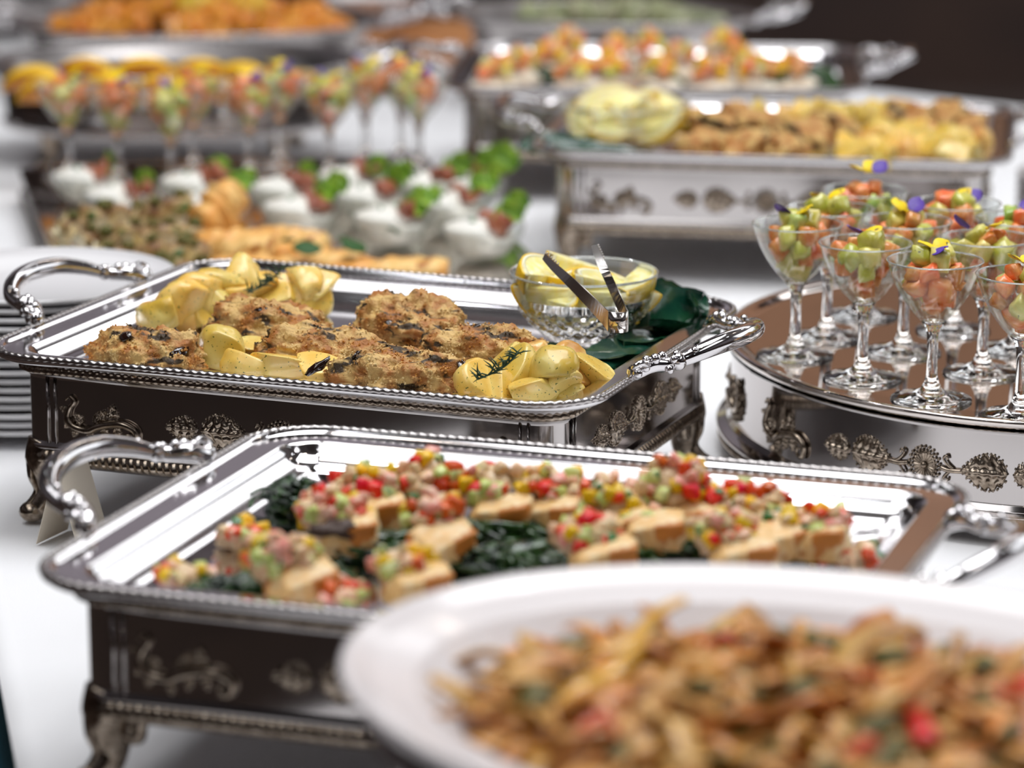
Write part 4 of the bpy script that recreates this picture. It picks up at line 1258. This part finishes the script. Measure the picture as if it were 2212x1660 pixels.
# cut-glass bowl of lemon wedges
LB = on_tray(1262, 748, .003)
LBX, LBY, LBZ = LB.x, LB.y + .034, FLOORZ + .0035
def crystal(r, h, name='crystal_bowl'):
    n = 144
    outer = [(.020, 0.0), (.033, 0.0), (.040, .004), (.050, .014), (.0605, .028), (.067, .040), (.0705, .052), (.0722, .062), (.0728, .066)]
    inner = [(.0718, .0672), (.0705, .0662), (.0690, .058), (.0660, .045), (.0590, .032), (.0460, .018), (.030, .010), (.001, .0085)]
    k = r / .0728
    fine = []
    for i in range(len(outer) - 1):
        for q in range(6):
            t = q / 6
            fine.append((outer[i][0] + (outer[i + 1][0] - outer[i][0]) * t, outer[i][1] + (outer[i + 1][1] - outer[i][1]) * t))
    fine.append(outer[-1])
    def ring(rd, z, cut=False):
        out = []
        for j in range(n):
            th = 2 * pi * j / n
            c = 0
            if cut and .001 < z < .040:
                w_ = sin(min(1, (z - .001) / .039) * pi)
                c = .0050 * w_ * abs(sin(12 * th + z * 260)) * abs(sin(12 * th - z * 260)) - .0015
                if z > .026: c += .0016 * max(0, cos(24 * th)) ** 4
            out.append(((rd + c) * k * cos(th), (rd + c) * k * sin(th), z * h / .067))
        return out
    lo = [ring(a, b, True) for a, b in fine if b <= .0405] + [ring(a, b) for a, b in inner if b < .046]
    hi = [ring(a, b) for a, b in fine if b >= .0395] + [ring(a, b) for a, b in inner if b >= .045]
    rm = [ring(a, b) for a, b in ((.0716, .0668), (.0726, .0655), (.0738, .0668), (.0726, .0682), (.0716, .0668))]
    return [('cut_base', MB().add(*rings(lo, True, True, True)).mesh('cut_base', glass)), ('bowl_wall', MB().add(*rings(hi)).mesh('bowl_wall', glass_t)), ('rim', MB().add(*rings(rm)).mesh('rim', rim_g))]
t = thing('crystal_bowl', 'cut-glass bowl of lemon wedges with tongs in the chicken tray', 'bowl', (LBX, LBY, LBZ))
for n_, me in crystal(.0728, .067): obj(n_, me, t)
def wedge_parts(seed=0, R0=.034, ang=1.0, half=False):
    """lemon wedge: long axis x, core edge up, rind below. ang = opening angle"""
    out = []
    def sect(r_out, r_in, name, m, a_in=0.0):
        N1, N2 = 16, 12
        v, f = [], []
        rs = []
        for i in range(N1 + 1):
            a = -pi / 2 + pi * i / N1
            ring = []
            for j in range(N2 + 1):
                b = -pi / 2 - ang / 2 + a_in / 2 + (ang - a_in) * j / N2
                ex = 1.22 + .16 * abs(sin(a)) ** 6
                rr = r_out * max(cos(a), .03)
                ring.append((r_out * sin(a) * ex, rr * cos(b), rr * sin(b)))
            for j in range(N2, -1, -1):
                b = -pi / 2 - ang / 2 + a_in / 2 + (ang - a_in) * j / N2
                rr = r_in * max(cos(a), .03)
                ring.append((r_in * sin(a) * 1.22, rr * cos(b), rr * sin(b)))
            rs.append(ring)
        return MB().add(*rings(rs, True, True, True)).mesh(name, m)
    out.append(('rind', sect(R0, R0 * .955, 'rind', lemon_r)))
    out.append(('pith', sect(R0 * .955, R0 * .87, 'pith', lemon_p)))
    out.append(('flesh', sect(R0 * .87, R0 * .03, 'flesh', lemon_f, .03)))
    return out
wed = wedge_parts(ang=1.75)
def lemon(loc, rot, s, lab, grp, cat='lemon'):
    t = thing('lemon_wedge', lab, cat, loc, 0, grp)
    t.rotation_euler = rot; t.scale = (s, s, s)
    for n_, me in wed: obj(n_, me, t)
for dx, dy, dz, rx, ry, rz, s, d in ((-.029, -.000, .052, 1.3, .2, .9, .95, 'leaning out at the bowl\'s left'), (-.014, -.026, .044, .75, .05, -.1, 1.15, 'large, cut face forward under the tongs'), (.034, -.010, .046, .9, .3, .5, 1.05, 'at the right side of the bowl'), (.010, .022, .056, .5, .3, -.3, 1.0, 'at the back, behind the tongs'), (-.022, .026, .052, -.6, .2, .3, .9, 'at the back left of the bowl'), (.006, -.006, .030, 1.6, 0, .4, 1.0, 'at the bottom of the bowl'), (.040, .018, .046, -.8, -.2, 1.1, .85, 'against the right rim'), (-.038, -.024, .034, .9, 0, -.9, .8, 'low against the left glass')):
    lemon((LBX + dx, LBY + dy, LBZ + dz + .010), (rx, ry, rz), s * 1.08, 'juicy lemon wedge ' + d, 'lemon wedges in the cut-glass bowl')
# tongs
def tongs():
    A = on_tray(1340, 672, .070)   # the closed bend, nearest the camera
    t = thing('serving_tongs', 'small steel serving tongs lying on the lemon wedges', 'tongs', A, 0)
    def Pn(px, py, h, dy=0):
        q = at(px, py, FLOORZ + h); return q - A
    for k, (ex, ey, eh, tw) in enumerate(((1178, 548, .108, 0), (1290, 530, .112, 1))):
        s0 = Vector((-.011 if k == 0 else .007, 0.000, 0)); 
        e = at(ex, ey, FLOORZ + eh) - A
        path = [s0, s0 + (e - s0) * .12, s0 + (e - s0) * .5 + Vector((0, 0, .001)), s0 + (e - s0) * .82, e]
        path = spline(path, 8)
        n = len(path); v = []; f = []
        side = Vector((.35, -.2, -.92)).normalized() if k == 0 else Vector((.8, .6, -.3)).normalized()
        rs = []
        tn = (e - s0).normalized()
        w0 = Vector((0, 0, -.0195))
        w1 = Vector((-.004, 0, -.0085)) if k == 0 else Vector((-.0085, .002, -.0015))
        for i, q in enumerate(path):
            a = min(1, i / (n - 1) * 1.6)
            wv = w0 * (1 - a) + w1 * a
            if i / (n - 1) > .62: wv = wv * (1 - .35 * (i / (n - 1) - .62) / .38)
            nn = tn.cross(wv.normalized()).normalized() * .0005
            rs.append([tuple(q + nn), tuple(q + wv + nn), tuple(q + wv - nn), tuple(q - nn)])
        MB().add(*rings(rs, True, True, True)).build('tong_arm', steel, t, False)
        # teeth along the tip
        m = MB()
        tn = (e - s0).normalized()
        sd = (side - tn * side.dot(tn)).normalized()
        for q in range(6):
            c = s0 + (e - s0) * (.80 + .036 * q)
            m.add(*tube([c - Vector((0, 0, .001)), c + Vector((.0008, 0, .0022))], [.0010, .0006], 6))
        m.build('teeth', steel, t)
    rs = []
    for i in range(13):
        a = i / 12 * pi
        x = -.002 - .009 * cos(a); y = -.007 * sin(a)
        rs.append([(x, y, 0.0), (x, y, -.0195), (x * .93, y * .90, -.0195), (x * .93, y * .90, 0.0)])
    MB().add(*rings(rs, True, True, True)).build('spring_bend', steel, t)
tongs()
# dark leaves under and beside the bowl
def leaf_me(seed, l, wd, cup, name='garnish_leaf', m=leaf_m):
    v, f = [], []
    for i in range(15):
        for j in range(9):
            a = i / 14; t = -1 + j / 4
            w_ = wd * sin(pi * a ** .9) ** .75 * (1 + .06 * sin(a * 40)) + .0004
            z = cup * (t * t) * .5 + .35 * cup * sin(a * 3 + seed) - (.0015 * math.exp(-(t / .15) ** 2)) + .003 * noise.noise(Vector((a * 4, t * 2, seed)))
            v.append((l * (a - .5), w_ * t, z))
    o = len(v); v += [(x, y, z - .0007) for x, y, z in v]
    for i in range(14):
        for j in range(8):
            q = (i * 9 + j, (i + 1) * 9 + j, (i + 1) * 9 + j + 1, i * 9 + j + 1)
            f.append(q); f.append(tuple(k + o for k in q[::-1]))
    mb = MB(); mb.v = v; mb.f = f
    return mb.mesh(name, m)
lv = [leaf_me(s, .085, .026, .010) for s in range(4)]
for i, (px, py, h, rx, ry, rz, s, d) in enumerate(((1400, 700, .012, .5, -.1, .3, 1.2, 'broad, right behind the lemon bowl'), (1465, 680, .020, .7, -.3, .9, 1.1, 'upright near the far corner'), (1500, 672, .022, 1.0, .3, 1.5, .8, 'pointing at the tray corner'), (1440, 715, .008, .2, 0, .1, 1.15, 'flat between bowl and handle'), (1370, 770, .005, 0, 0, .5, 1.3, 'lying in front of the bowl foot'), (1320, 795, .004, .05, 0, .1, 1.2, 'flat at the potatoes\' right'), (1425, 650, .024, .9, 0, -.2, .9, 'standing behind the lemon bowl'), (1480, 710, .012, -.3, .2, .5, 1.0, 'curled beside the tray handle'), (1400, 740, .006, 0, .1, 1.0, 1.1, 'shaded under the bowl\'s right side'), (1180, 765, .003, 0, 0, .2, 1.0, 'peeping out left of the bowl foot'))):
    p = on_tray(px, py, h)
    put(lv[i % 4], 'garnish_leaf', (p.x, p.y, p.z), (rx, ry, rz), (s, s, s), 'dark glossy leaf ' + d, 'leaf', 'dark garnish leaves in the chicken tray')

# ---------------------------------------------------------------- the fish tray: spinach, fish pieces, diced salsa
def front_pt(px, py, h): return at(px, py, FLOORZ + h)
fish_me = []
for s in range(6):
    rr = random.Random(500 + s)
    bm = bmesh.new()
    bmesh.ops.create_cube(bm, size=1.0)
    bmesh.ops.subdivide_edges(bm, edges=list(bm.edges), cuts=9, use_grid_fill=True)
    for v in bm.verts:
        c = v.co
        l = max(abs(c.x), abs(c.y), abs(c.z))
        q = c.normalized() * .5
        c = c.lerp(q * 1.25, .45)
        c = c * (1 + .16 * noise.noise(c * 2.5 + Vector((s * 4, 0, 0))) + .05 * noise.noise(c * 9))
        v.co = Vector((c.x * .058 + c.z * .006, c.y * .040, c.z * .024 * (1 + .25 * c.x)))
    me = bpy.data.meshes.new('fish_piece'); bm.to_mesh(me); bm.free()
    me.materials.append(fish_m); me.polygons.foreach_set('use_smooth', [True] * len(me.polygons))
    fish_me.append(me)
DK = {'red pepper': ([dicemesh(700 + i, .0112, red_m, 'red_pepper_dice') for i in range(4)], 'red_pepper_dice', 'pepper'),
      'yellow pepper': ([dicemesh(720 + i, .0114, yel_m, 'yellow_pepper_dice') for i in range(4)], 'yellow_pepper_dice', 'pepper'),
      'onion': ([dicemesh(740 + i, .0104, oni_m, 'onion_dice') for i in range(4)], 'onion_dice', 'onion'),
      'radish': ([dicemesh(760 + i, .0106, pink_m, 'radish_dice') for i in range(3)], 'radish_dice', 'radish'),
      'cucumber': ([dicemesh(780 + i, .0112, cuc_m, 'cucumber_dice') for i in range(3)], 'cucumber_dice', 'cucumber'),
      'green pepper': ([dicemesh(800 + i, .0080, grn_m, 'green_pepper_dice') for i in range(2)], 'green_pepper_dice', 'pepper')}
mixk = ['red pepper'] * 6 + ['yellow pepper'] * 4 + ['onion'] * 10 + ['radish'] * 3 + ['cucumber'] * 4 + ['green pepper'] * 2
# px, py of the mound centre, mound radius, mound height, dice, fish?(dx, dy, rz, tilt), description
portions = [
    (400, 1245, .022, .020, 20, None, 'spilled at the tray\'s left end'),
    (520, 1160, .020, .020, 18, None, 'spilled behind the leftmost pieces'),
    (610, 1205, .026, .036, 34, (.016, -.010, .5, .35), 'on the fish block at front left'),
    (725, 1105, .028, .030, 30, (.010, -.014, .1, .2), 'second row, on the fish with dark paste'),
    (800, 1055, .030, .032, 34, (.004, -.016, .25, .25), 'at the back left, heaped widely'),
    (930, 1040, .026, .038, 30, (.004, -.004, .1, .15), 'on the tallest mound at the back left'),
    (935, 1115, .022, .036, 24, (.006, -.018, .7, .45), 'on the large pale fish in the middle'),
    (1062, 1055, .027, .034, 26, (.008, -.018, -.1, .30), 'on the square-ended fish at the back'),
    (1190, 1060, .030, .032, 30, (.004, -.016, -.3, .25), 'at the back, right of the square-ended fish'),
    (870, 1225, .024, .026, 26, (.012, -.012, .3, .1), 'at the front, beside the white dish rim'),
    (715, 1290, .028, .022, 24, None, 'low at the tray front edge'),
    (1325, 1085, .028, .034, 30, (.006, -.014, .1, .2), 'in the back row, centre right'),
    (1270, 1160, .028, .028, 28, (.012, -.014, .2, .15), 'behind the white dish, centre'),
    (1455, 1055, .030, .046, 38, (.010, -.012, -.2, .2), 'on the highest mound at the back right'),
    (1395, 1125, .018, .016, 10, (.006, -.008, .0, .2), 'small, on a seared end piece'),
    (1620, 1090, .030, .030, 30, (.006, -.010, -.2, .15), 'right part of the back row'),
    (1565, 1150, .026, .030, 26, (.014, -.014, .1, .3), 'with a big yellow dice, behind the dish'),
    (1775, 1135, .024, .024, 20, (-.004, -.004, -.3, .1), 'near the right end of the tray'),
    (1820, 1200, .022, .016, 16, None, 'rightmost, low beside the dish rim'),
    (1690, 1135, .018, .022, 12, (.0, -.006, .4, .2), 'between the right-hand mounds')]
r = random.Random(21)
relish = {}
counts = {}
for pi_, (px, py, mr, mh, nd, fish, desc) in enumerate(portions):
    mr *= .86
    mh *= 1.0 if fish else .95
    base = .0
    fz = 0.017 if fish else 0.0
    c = front_pt(px, py, fz + mh * .5)
    if fish:
        dx, dy, rz, tl = fish
        z = FLOORZ + .020
        o = put(fish_me[pi_ % 6], 'fish_piece', (c.x + dx, c.y + dy - .007, z), (tl * .8, -tl * .3, rz), (.78, .85, 1.0), 'pan-seared white fish piece, ' + desc.replace('on the ', 'the '), 'fish', 'seared fish pieces in the tray')
    # mound core
    m = MB().add(*blob(600 + pi_, (mr * 1.0, mr * .8, mh * .52), 3, .30, 1.8, 0, .12, 7))
    o = m.build('minced_relish', relish_m); o.location = (c.x, c.y, FLOORZ + fz + mh * .42); o['kind'] = 'stuff'
    tag(o, 'minced onion and spice relish, ' + desc, 'relish')
    for k in range(nd):
        for _ in range(6):
            d = Vector((r.gauss(0, 1), r.gauss(0, 1) - .35, abs(r.gauss(0, .9)))).normalized()
            if d.y < .75: break
        rad = r.uniform(.96, 1.20)
        kk = r.choice(mixk)
        mes, nm, cat = DK[kk]
        key = (kk, pi_)
        q = (c.x + d.x * mr * rad, c.y + d.y * mr * .82 * rad, max(FLOORZ + .005, FLOORZ + fz + mh * .42 + d.z * mh * .56 * rad))
        if counts.get(nm, 0) > 295: continue
        counts[nm] = counts.get(nm, 0) + 1
        put(r.choice(mes), nm, q, rrot(r), [r.uniform(.70, 1.12)] * 3, 'glossy %s dice, %s' % (kk, desc.replace(', ', ' ')), cat, '%s dice %s' % (kk, desc.replace(', ', ' ')))
# loose dice on the bare tray
for i, (px, py) in enumerate(((700, 1085), (655, 1110), (1215, 1205), (1130, 1145), (1885, 1180), (1760, 1210), (1040, 1145), (640, 1275), (990, 1165), (1360, 1205), (1905, 1220))):
    p = front_pt(px, py, .004)
    kk = mixk[(i * 7) % len(mixk)]
    mes, nm, cat = DK[kk]
    put(mes[0], nm, p, rrot(r), (1, 1, 1), 'single loose %s dice on the bare tray floor' % kk, cat, 'loose dice on the tray floor')
# dark paste on two fish pieces
for i, (px, py, h, d) in enumerate(((735, 1145, .026, 'on the fish left of the middle'), (1095, 1075, .030, 'on the square-ended fish'))):
    p = front_pt(px, py, h)
    o = MB().add(*blob(40 + i, (.020, .012, .008), 3, .35, 2, 0, .2, 7)).build('dark_paste', brownp_m); o.location = p
    tag(o, 'dark brown chopped paste ' + d, 'paste')
# cooked spinach between the pieces: crumpled strands and lumps, in separate helpings
def spinach(px, py, rx, ry, hz, seed, desc):
    p = front_pt(px, py, .008)
    m = MB()
    m.add(*blob(seed, (rx, ry, hz), 4, .45, 2.2, 0, .30, 6))
    rr = random.Random(seed)
    for _ in range(60):
        a = rr.uniform(0, 6.28); q = sqrt(rr.random())
        x, y = rx * q * cos(a), ry * q * sin(a)
        z = hz * sqrt(max(0, 1 - q * q)) * .9
        b = rr.uniform(0, 6.28)
        l = rr.uniform(.006, .014)
        P = [(x, y, z), (x + l * cos(b), y + l * sin(b), z + rr.uniform(.0, .003)), (x + 1.6 * l * cos(b + .8), y + 1.6 * l * sin(b + .8), z - .002)]
        m.add(*tube(spline(P, 3), [rr.uniform(.0008, .0028)] * 7, 6, .5))
    o = m.build('cooked_spinach', spin_m); o['kind'] = 'stuff'
    o.location = (p.x, p.y, FLOORZ + hz * .45)
    tag(o, 'dark wilted spinach ' + desc, 'spinach')
for i, a in enumerate(((640, 1085, .020, .016, .018, 'at the back left corner of the food'), (530, 1265, .034, .012, .010, 'in front of the left salsa'), (830, 1180, .040, .024, .013, 'in the left centre of the tray'), (850, 1110, .026, .020, .012, 'under the back left fish'), (1090, 1150, .044, .020, .013, 'under the square-ended fish'), (1080, 1205, .044, .018, .012, 'against the white dish rim'), (1450, 1170, .034, .026, .016, 'right of centre, below the highest mound'), (1705, 1170, .024, .018, .020, 'at the right between two salsa heaps'), (1250, 1130, .036, .016, .011, 'in the back centre'), (690, 1240, .02, .018, .008, 'behind the low front salsa'), (1560, 1120, .04, .02, .010, 'below the right back row'), (1340, 1190, .03, .016, .010, 'just behind the dish rim'))):
    spinach(*a[:5], 1000 + i, a[5])
o = MB().add(*blob(9, (.022, .012, .0015), 2, .3, 1.5)).build('oil_puddle', glass); o.location = front_pt(1870, 1150, .002)
tag(o, 'thin pool of clear cooking oil at the tray\'s right end', 'oil')

# ---------------------------------------------------------------- the lemon and chicken tray behind the glasses
def far_pt(px, py, h): return at(px, py, FLOORZ + h)
p = far_pt(1352, 325, .003)
FX, FY = p.x, p.y + .04
t = thing('crystal_bowl', 'glass bowl heaped with lemon wedges in the tray behind', 'bowl', (FX, FY, FLOORZ + .0005))
for n_, me in crystal(.088, .060):
    me.materials[0] = rim_g if n_ == 'rim' else glass_t
    obj(n_, me, t)
rr = random.Random(8)
for i in range(17):
    a = i * 2.4; q = .062 * sqrt((i % 9) / 9)
    z = .034 + .028 * (i / 17) + (.012 if q < .03 else 0)
    lemon((FX + q * cos(a), FY + q * sin(a) * .9, FLOORZ + z), (rr.uniform(-.3, 1.5), rr.uniform(-.4, .4), rr.uniform(-1, 1)), 1.0, 'blurred lemon wedge heaped in the bowl of the far tray', 'lemon wedges of the far bowl')
for i, (px, py, rz, d) in enumerate(((1200, 322, .2, 'left of the lemon bowl'), (1250, 332, -.2, 'in front of the lemon bowl'), (1320, 340, 0, 'under the lemon bowl'), (1215, 305, .8, 'behind the left leaf'))):
    p = far_pt(px, py, .010)
    put(lv[i], 'garnish_leaf', p, (.3, 0, rz), (1.2, 1.2, 1.2), 'dark leaf in the far lemon tray, ' + d, 'leaf', 'dark leaves in the far tray')
cub = [MB().add(*blob(1200 + s, (.036, .024, .017), 4, .30, 1.8, 0, .14, 7)).mesh('browned_chicken', crust_m) for s in range(4)]
for i, (px, py, h, s, d) in enumerate(((1500, 262, .030, 1.1, 'back row by the lemons'), (1590, 250, .034, 1.1, 'back row, second'), (1560, 282, .030, 1.2, 'middle, second row'), (1520, 315, .022, 1.2, 'front, beside the lemon bowl'), (1610, 318, .022, 1.2, 'front, second from the lemons'), (1700, 322, .022, 1.1, 'front, by the potatoes'), (1650, 280, .032, 1.2, 'centre of the tray'), (1740, 290, .030, 1.2, 'just left of the front potatoes'), (1800, 272, .030, 1.1, 'between the two potato heaps'), (1960, 248, .032, 1.1, 'back right corner'), (2050, 255, .030, 1.1, 'right end, back'), (2090, 275, .022, 1.0, 'right end near the bright flange'), (1990, 270, .024, 1.0, 'behind the right potatoes'))):
    p = far_pt(px, py, h)
    put(cub[i % 4], 'browned_chicken', p, (rr.uniform(-.3, .3), rr.uniform(-.3, .3), rr.uniform(0, 3)), (s, s, s), 'browned chicken piece in the far lemon tray, ' + d, 'chicken', 'browned chicken in the far tray')
fp = [(1740, 245), (1775, 240), (1810, 250), (1690, 250), (1850, 245), (1880, 240), (1900, 255), (1635, 248), (1830, 330), (1870, 320), (1905, 312), (1935, 325), (1880, 340), (1850, 345), (1920, 345), (1965, 340), (1995, 330), (2030, 335), (2065, 322), (2100, 340), (2060, 345), (2020, 312), (2050, 300), (1980, 312), (1940, 300), (1975, 290), (1900, 290), (2110, 318)]
for i, (px, py) in enumerate(fp):
    py = py - (14 if py > 300 else 0)
    p = far_pt(px, py, .024 + .004 * (i % 3))
    put(pot_me[i % 12], 'roast_potato', p, (rr.uniform(-.5, .5), rr.uniform(-.5, .5), rr.uniform(0, 6)), (1.05, 1.05, 1.1), 'blurred roast potato in the back heap of the far tray' if i < 8 else 'blurred roast potato in the front heap of the far tray', 'potato', 'far back potatoes' if i < 8 else 'far front potatoes')

# ---------------------------------------------------------------- the furthest tray of salmon-topped bites
white_f = mat('pale_fish', (0.82, 0.66, 0.48), 0.4, c2=(0.86, 0.78, 0.62), scale=40)
k = 0
sal2 = [MB().add(*blob(1300 + s, (.012, .010, .009), 2, .2, 1.5, 3)).mesh('salmon_dice', salm_m if s < 3 else (yel_m if s == 3 else (avo_m if s == 4 else oni_m))) for s in range(6)]
row_spots = [(1120, 150), (1185, 130), (1245, 165), (1330, 120), (1320, 160), (1420, 165), (1470, 135), (1540, 165), (1600, 140), (1640, 165), (1710, 160), (1560, 105), (1400, 110), (1230, 105), (1070, 165)]
for i, (px, py) in enumerate(row_spots):
    p = at(px, py + 10, FLOORZ + .018)
    t = thing('fish_bite', 'pale fish bite under salmon cubes, %s from the left in the furthest tray' % ['second', 'third', 'fifth', 'seventh', 'sixth', 'ninth', 'tenth', 'eleventh', 'thirteenth', 'fourteenth', 'last', 'twelfth', 'eighth', 'fourth', 'first'][i], 'canape', (p.x, p.y, FLOORZ + .012), rr.uniform(-1, 1), 'salmon-topped bites in the furthest tray')
    b = MB().add(*blob(1400 + i, (.036, .024, .012), 3, .2, 1.5, 2)).build('fish_base', white_f, t)
    for q in range(13):
        a = q * 2.4; rd = .022 * sqrt(q / 13)
        obj('salmon_dice', sal2[(q * 5 + i) % 6], t, (rd * cos(a) * 1.2, rd * sin(a), .014 + .022 * (1 - q / 13) + .003), rrot(rr))
for i, (px, py, d) in enumerate(((1185, 165, 'left end'), (1690, 178, 'right end'), (1755, 160, 'beside the right handle'), (1430, 182, 'front middle'))):
    p = at(px, py, FLOORZ + .012)
    o = MB().add(*blob(60 + i, (.030, .018, .014), 3, .4, 2, 0, .25, 6)).build('wilted_greens', spin_m); o.location = p; o['kind'] = 'stuff'
    tag(o, 'dark greens in the furthest tray, ' + d, 'greens')

# ---------------------------------------------------------------- oval dishes far behind
def oval_chafer(x, y, a, b, z, rz, label, lab2):
    t = thing('oval_chafing_stand', lab2, 'chafing dish', (x, y, TZ), rz, 'oval stands at the far end')
    H = z - TZ - .008
    MB().add(*ov_sweep(a, b, [(.08, .08), (.034, .08), (.031, H), (.022, H), (.024, H - .012), (.034, H - .016), (.034, .070), (.028, .066), (.030, .058), (.045, .055)], 72, True, True)).build('drum', silver_s, t)
    for k in range(4):
        th = pi / 4 + k * pi / 2
        q = Vector(((a - .045) * cos(th), (b - .045) * sin(th), 0)); n = q.normalized()
        MB().add(*tube(spline([q + Vector((0, 0, .062)), q + Vector((0, 0, .03)), q + n * .012 + Vector((0, 0, .010)), q + n * .022 + Vector((0, 0, .008))], 5), [.016 - .0005 * i for i in range(16)], 10)).build('leg', antique, t)
    d = thing('oval_tray', label, 'tray', (x, y, z), rz, 'oval silver trays at the far end')
    MB().add(*ov_sweep(a, b, [(.004, -.006), (0, -.001), (.003, .003), (.009, .000), (.03, -.004), (.040, -.016), (.055, -.028), (.09, -.030)], 96, False, True)).build('tray_pan', silver_f, d)
    MB().add(*bead_edge(ov_ring(a, b, .003, 160), .001, .004, .014, .25, 8, 4)).build('beaded_rim', silver_b, d)
    for s in (-1, 1):
        m = MB(); m.f = _h.f
        m.v = [(s * (a - .004 + o_), v_ * .8 * s, zz) for v_, o_, zz in _h.v]
        m.build('handle', silver, d)
OV1 = (-0.535, 5.13, .295, .215, .905)
OV2 = (-0.565, 5.90, .335, .24, .870)
OV3 = (0.165, 5.66, .27, .17, .912)
OV4 = (-1.0, 6.62, .21, .17, .900)
oval_chafer(*OV1, 0.0, 'oval silver tray of orange wedges behind the far stemmed glasses', 'oval silver stand behind the far stemmed glasses')
oval_chafer(*OV2, 0.05, 'oval silver tray of orange food topped with yellow pieces', 'oval silver stand under the tray of orange food')
oval_chafer(*OV3, -.2, 'dim oval silver tray with pale green food at the table end', 'dim oval stand at the table end near the brown wall')
oval_chafer(*OV4, 0.1, 'edge of a dark oval silver tray in the far corner', 'dark oval stand in the far corner of the table')
def orange_wedge():
    out = []
    R0 = .040
    for nm, ro, ri, m in (('peel', R0, R0 * .93, orange_r), ('flesh', R0 * .93, R0 * .05, orange_f)):
        rs = []
        for i in range(15):
            a = -pi / 2 + pi * i / 14
            ring = [(ro * sin(a) * 1.15, ro * max(cos(a), .03) * cos(b), ro * max(cos(a), .03) * sin(b)) for b in [pi / 2 - .6 + 1.2 * j / 8 for j in range(9)]]
            ring += [(ri * sin(a) * 1.15, ri * max(cos(a), .03) * cos(b), ri * max(cos(a), .03) * sin(b)) for b in [pi / 2 + .6 - 1.2 * j / 8 for j in range(9)]]
            rs.append(ring)
        out.append((nm, MB().add(*rings(rs, True, True, True)).mesh(nm, m)))
    return out
ow = orange_wedge()
wn = ['leftmost', 'second', 'third', 'fourth', 'fifth', 'sixth', 'seventh', 'eighth', 'ninth', 'tenth', 'eleventh']
for i, (px, py, h) in enumerate(((75, 180, .03), (185, 162, .032), (312, 160, .034), (430, 165, .032), (520, 172, .026), (110, 205, .02), (230, 200, .02), (350, 200, .022), (460, 205, .02), (570, 195, .02), (640, 190, .02))):
    p = at(px, py, OV1[4] - .028 + h)
    t = thing('orange_wedge', 'glazed orange-yellow wedge, %s along the oval tray' % wn[i], 'orange', (p.x, p.y, p.z - .012), 0, 'orange wedges in the oval tray')
    t.rotation_euler = (rr.uniform(-.3, .2), rr.uniform(-.1, .1), rr.uniform(-.3, .3)); t.scale = (1.12, 1, 1)
    for n_, me in ow: obj(n_, me, t)
def heap_of(cx, cy, z, a, b, hz, n, meshes, nm, lab, cat, grp, seed, off=(0, 0), rng=1.0):
    rr = random.Random(seed)
    for i in range(n):
        q = sqrt(rr.random()); th = rr.uniform(0, 6.28)
        x, y = a * q * cos(th), b * q * sin(th)
        put(rr.choice(meshes), nm, (cx + off[0] + x, cy + off[1] + y, z + hz * (1 - q * q) + rr.uniform(0, .006)), rrot(rr), [rr.uniform(.8, 1.25)] * 3, lab + ', ' + spot(x, y, 0, 0, a, b).replace('stemmed glasses', 'brown wall'), cat, grp + ', ' + spot(x, y, 0, 0, a, b))
ste = [MB().add(*blob(1500 + s, (.026, .020, .016), 3, .25, 1.5)).mesh('orange_piece', stew_m) for s in range(4)]
egg = [MB().add(*blob(1520 + s, (.026, .020, .015), 3, .22, 1.5)).mesh('yellow_piece', egg_m) for s in range(3)]
heap_of(OV2[0], OV2[1], OV2[4] - .018, .27, .18, .045, 110, ste, 'orange_piece', 'blurred orange sauced piece in the far oval tray', 'food piece', 'orange pieces in the far oval tray', 1, (.01, 0))
heap_of(OV2[0], OV2[1], OV2[4] + .020, .085, .09, .030, 26, egg, 'yellow_piece', 'blurred yellow piece on top of the orange food', 'food piece', 'yellow pieces on the orange food', 2, (.03, .03))
olg = mat('pale_green_food', (0.42, 0.40, 0.26), 0.4, c2=(0.26, 0.30, 0.14), scale=30, hue=.02)
pg = [MB().add(*blob(1560 + s, (.024, .018, .012), 3, .3, 1.6)).mesh('pale_piece', olg) for s in range(3)]
heap_of(OV3[0], OV3[1], OV3[4] - .020, .20, .11, .02, 50, pg, 'pale_piece', 'blurred pale green piece in the dim oval tray', 'food piece', 'pale pieces in the dim oval tray', 3)
# a wooden board with a big white bowl at the far end of the table
m = MB(); v, f = rr_sweep(.42, .44, .03, [(0.004, 0.0), (0.0, .004), (0.0, .028), (.004, .032)], 6, True, True)
o = m.add(v, f).build('wooden_board', wood); o.location = (-.37, 6.20, TZ + .0005); o.rotation_euler = (0, 0, .0)
tag(o, 'orange-brown wooden board at the far end, behind the tray handle', 'board')
o = MB().add(*lathe([(0, 0.002), (.04, 0), (.05, .004), (.08, .03), (.105, .065), (.108, .067), (.100, .065), (.075, .035), (.04, .014), (0, .012)], 56)).build('serving_bowl', china)
o.location = (-.270, 6.50, TZ + .0335); tag(o, 'large white bowl standing on the wooden board at the far end', 'bowl')
p = at(1395, 52, .86)
# the next tray handle and a small pepper mill shape catching light at the far right are part of one more stand
t = thing('sauce_boat', 'small pale blurred sauce boat beside the dim oval tray', 'sauce boat', (p.x + .02, p.y + .02, TZ + .0005), .4)
MB().add(*lathe([(0, .002), (.03, 0), (.034, .004), (.014, .016), (.016, .05), (.045, .085), (.058, .12), (.056, .122), (.042, .088), (.010, .058), (0, .055)], 32)).build('body', china_p, t)
MB().add(*tube(spline([(.052, 0, .115), (.085, 0, .105), (.082, 0, .075), (.045, 0, .07)], 6), .004, 8)).build('handle', china_p, t)
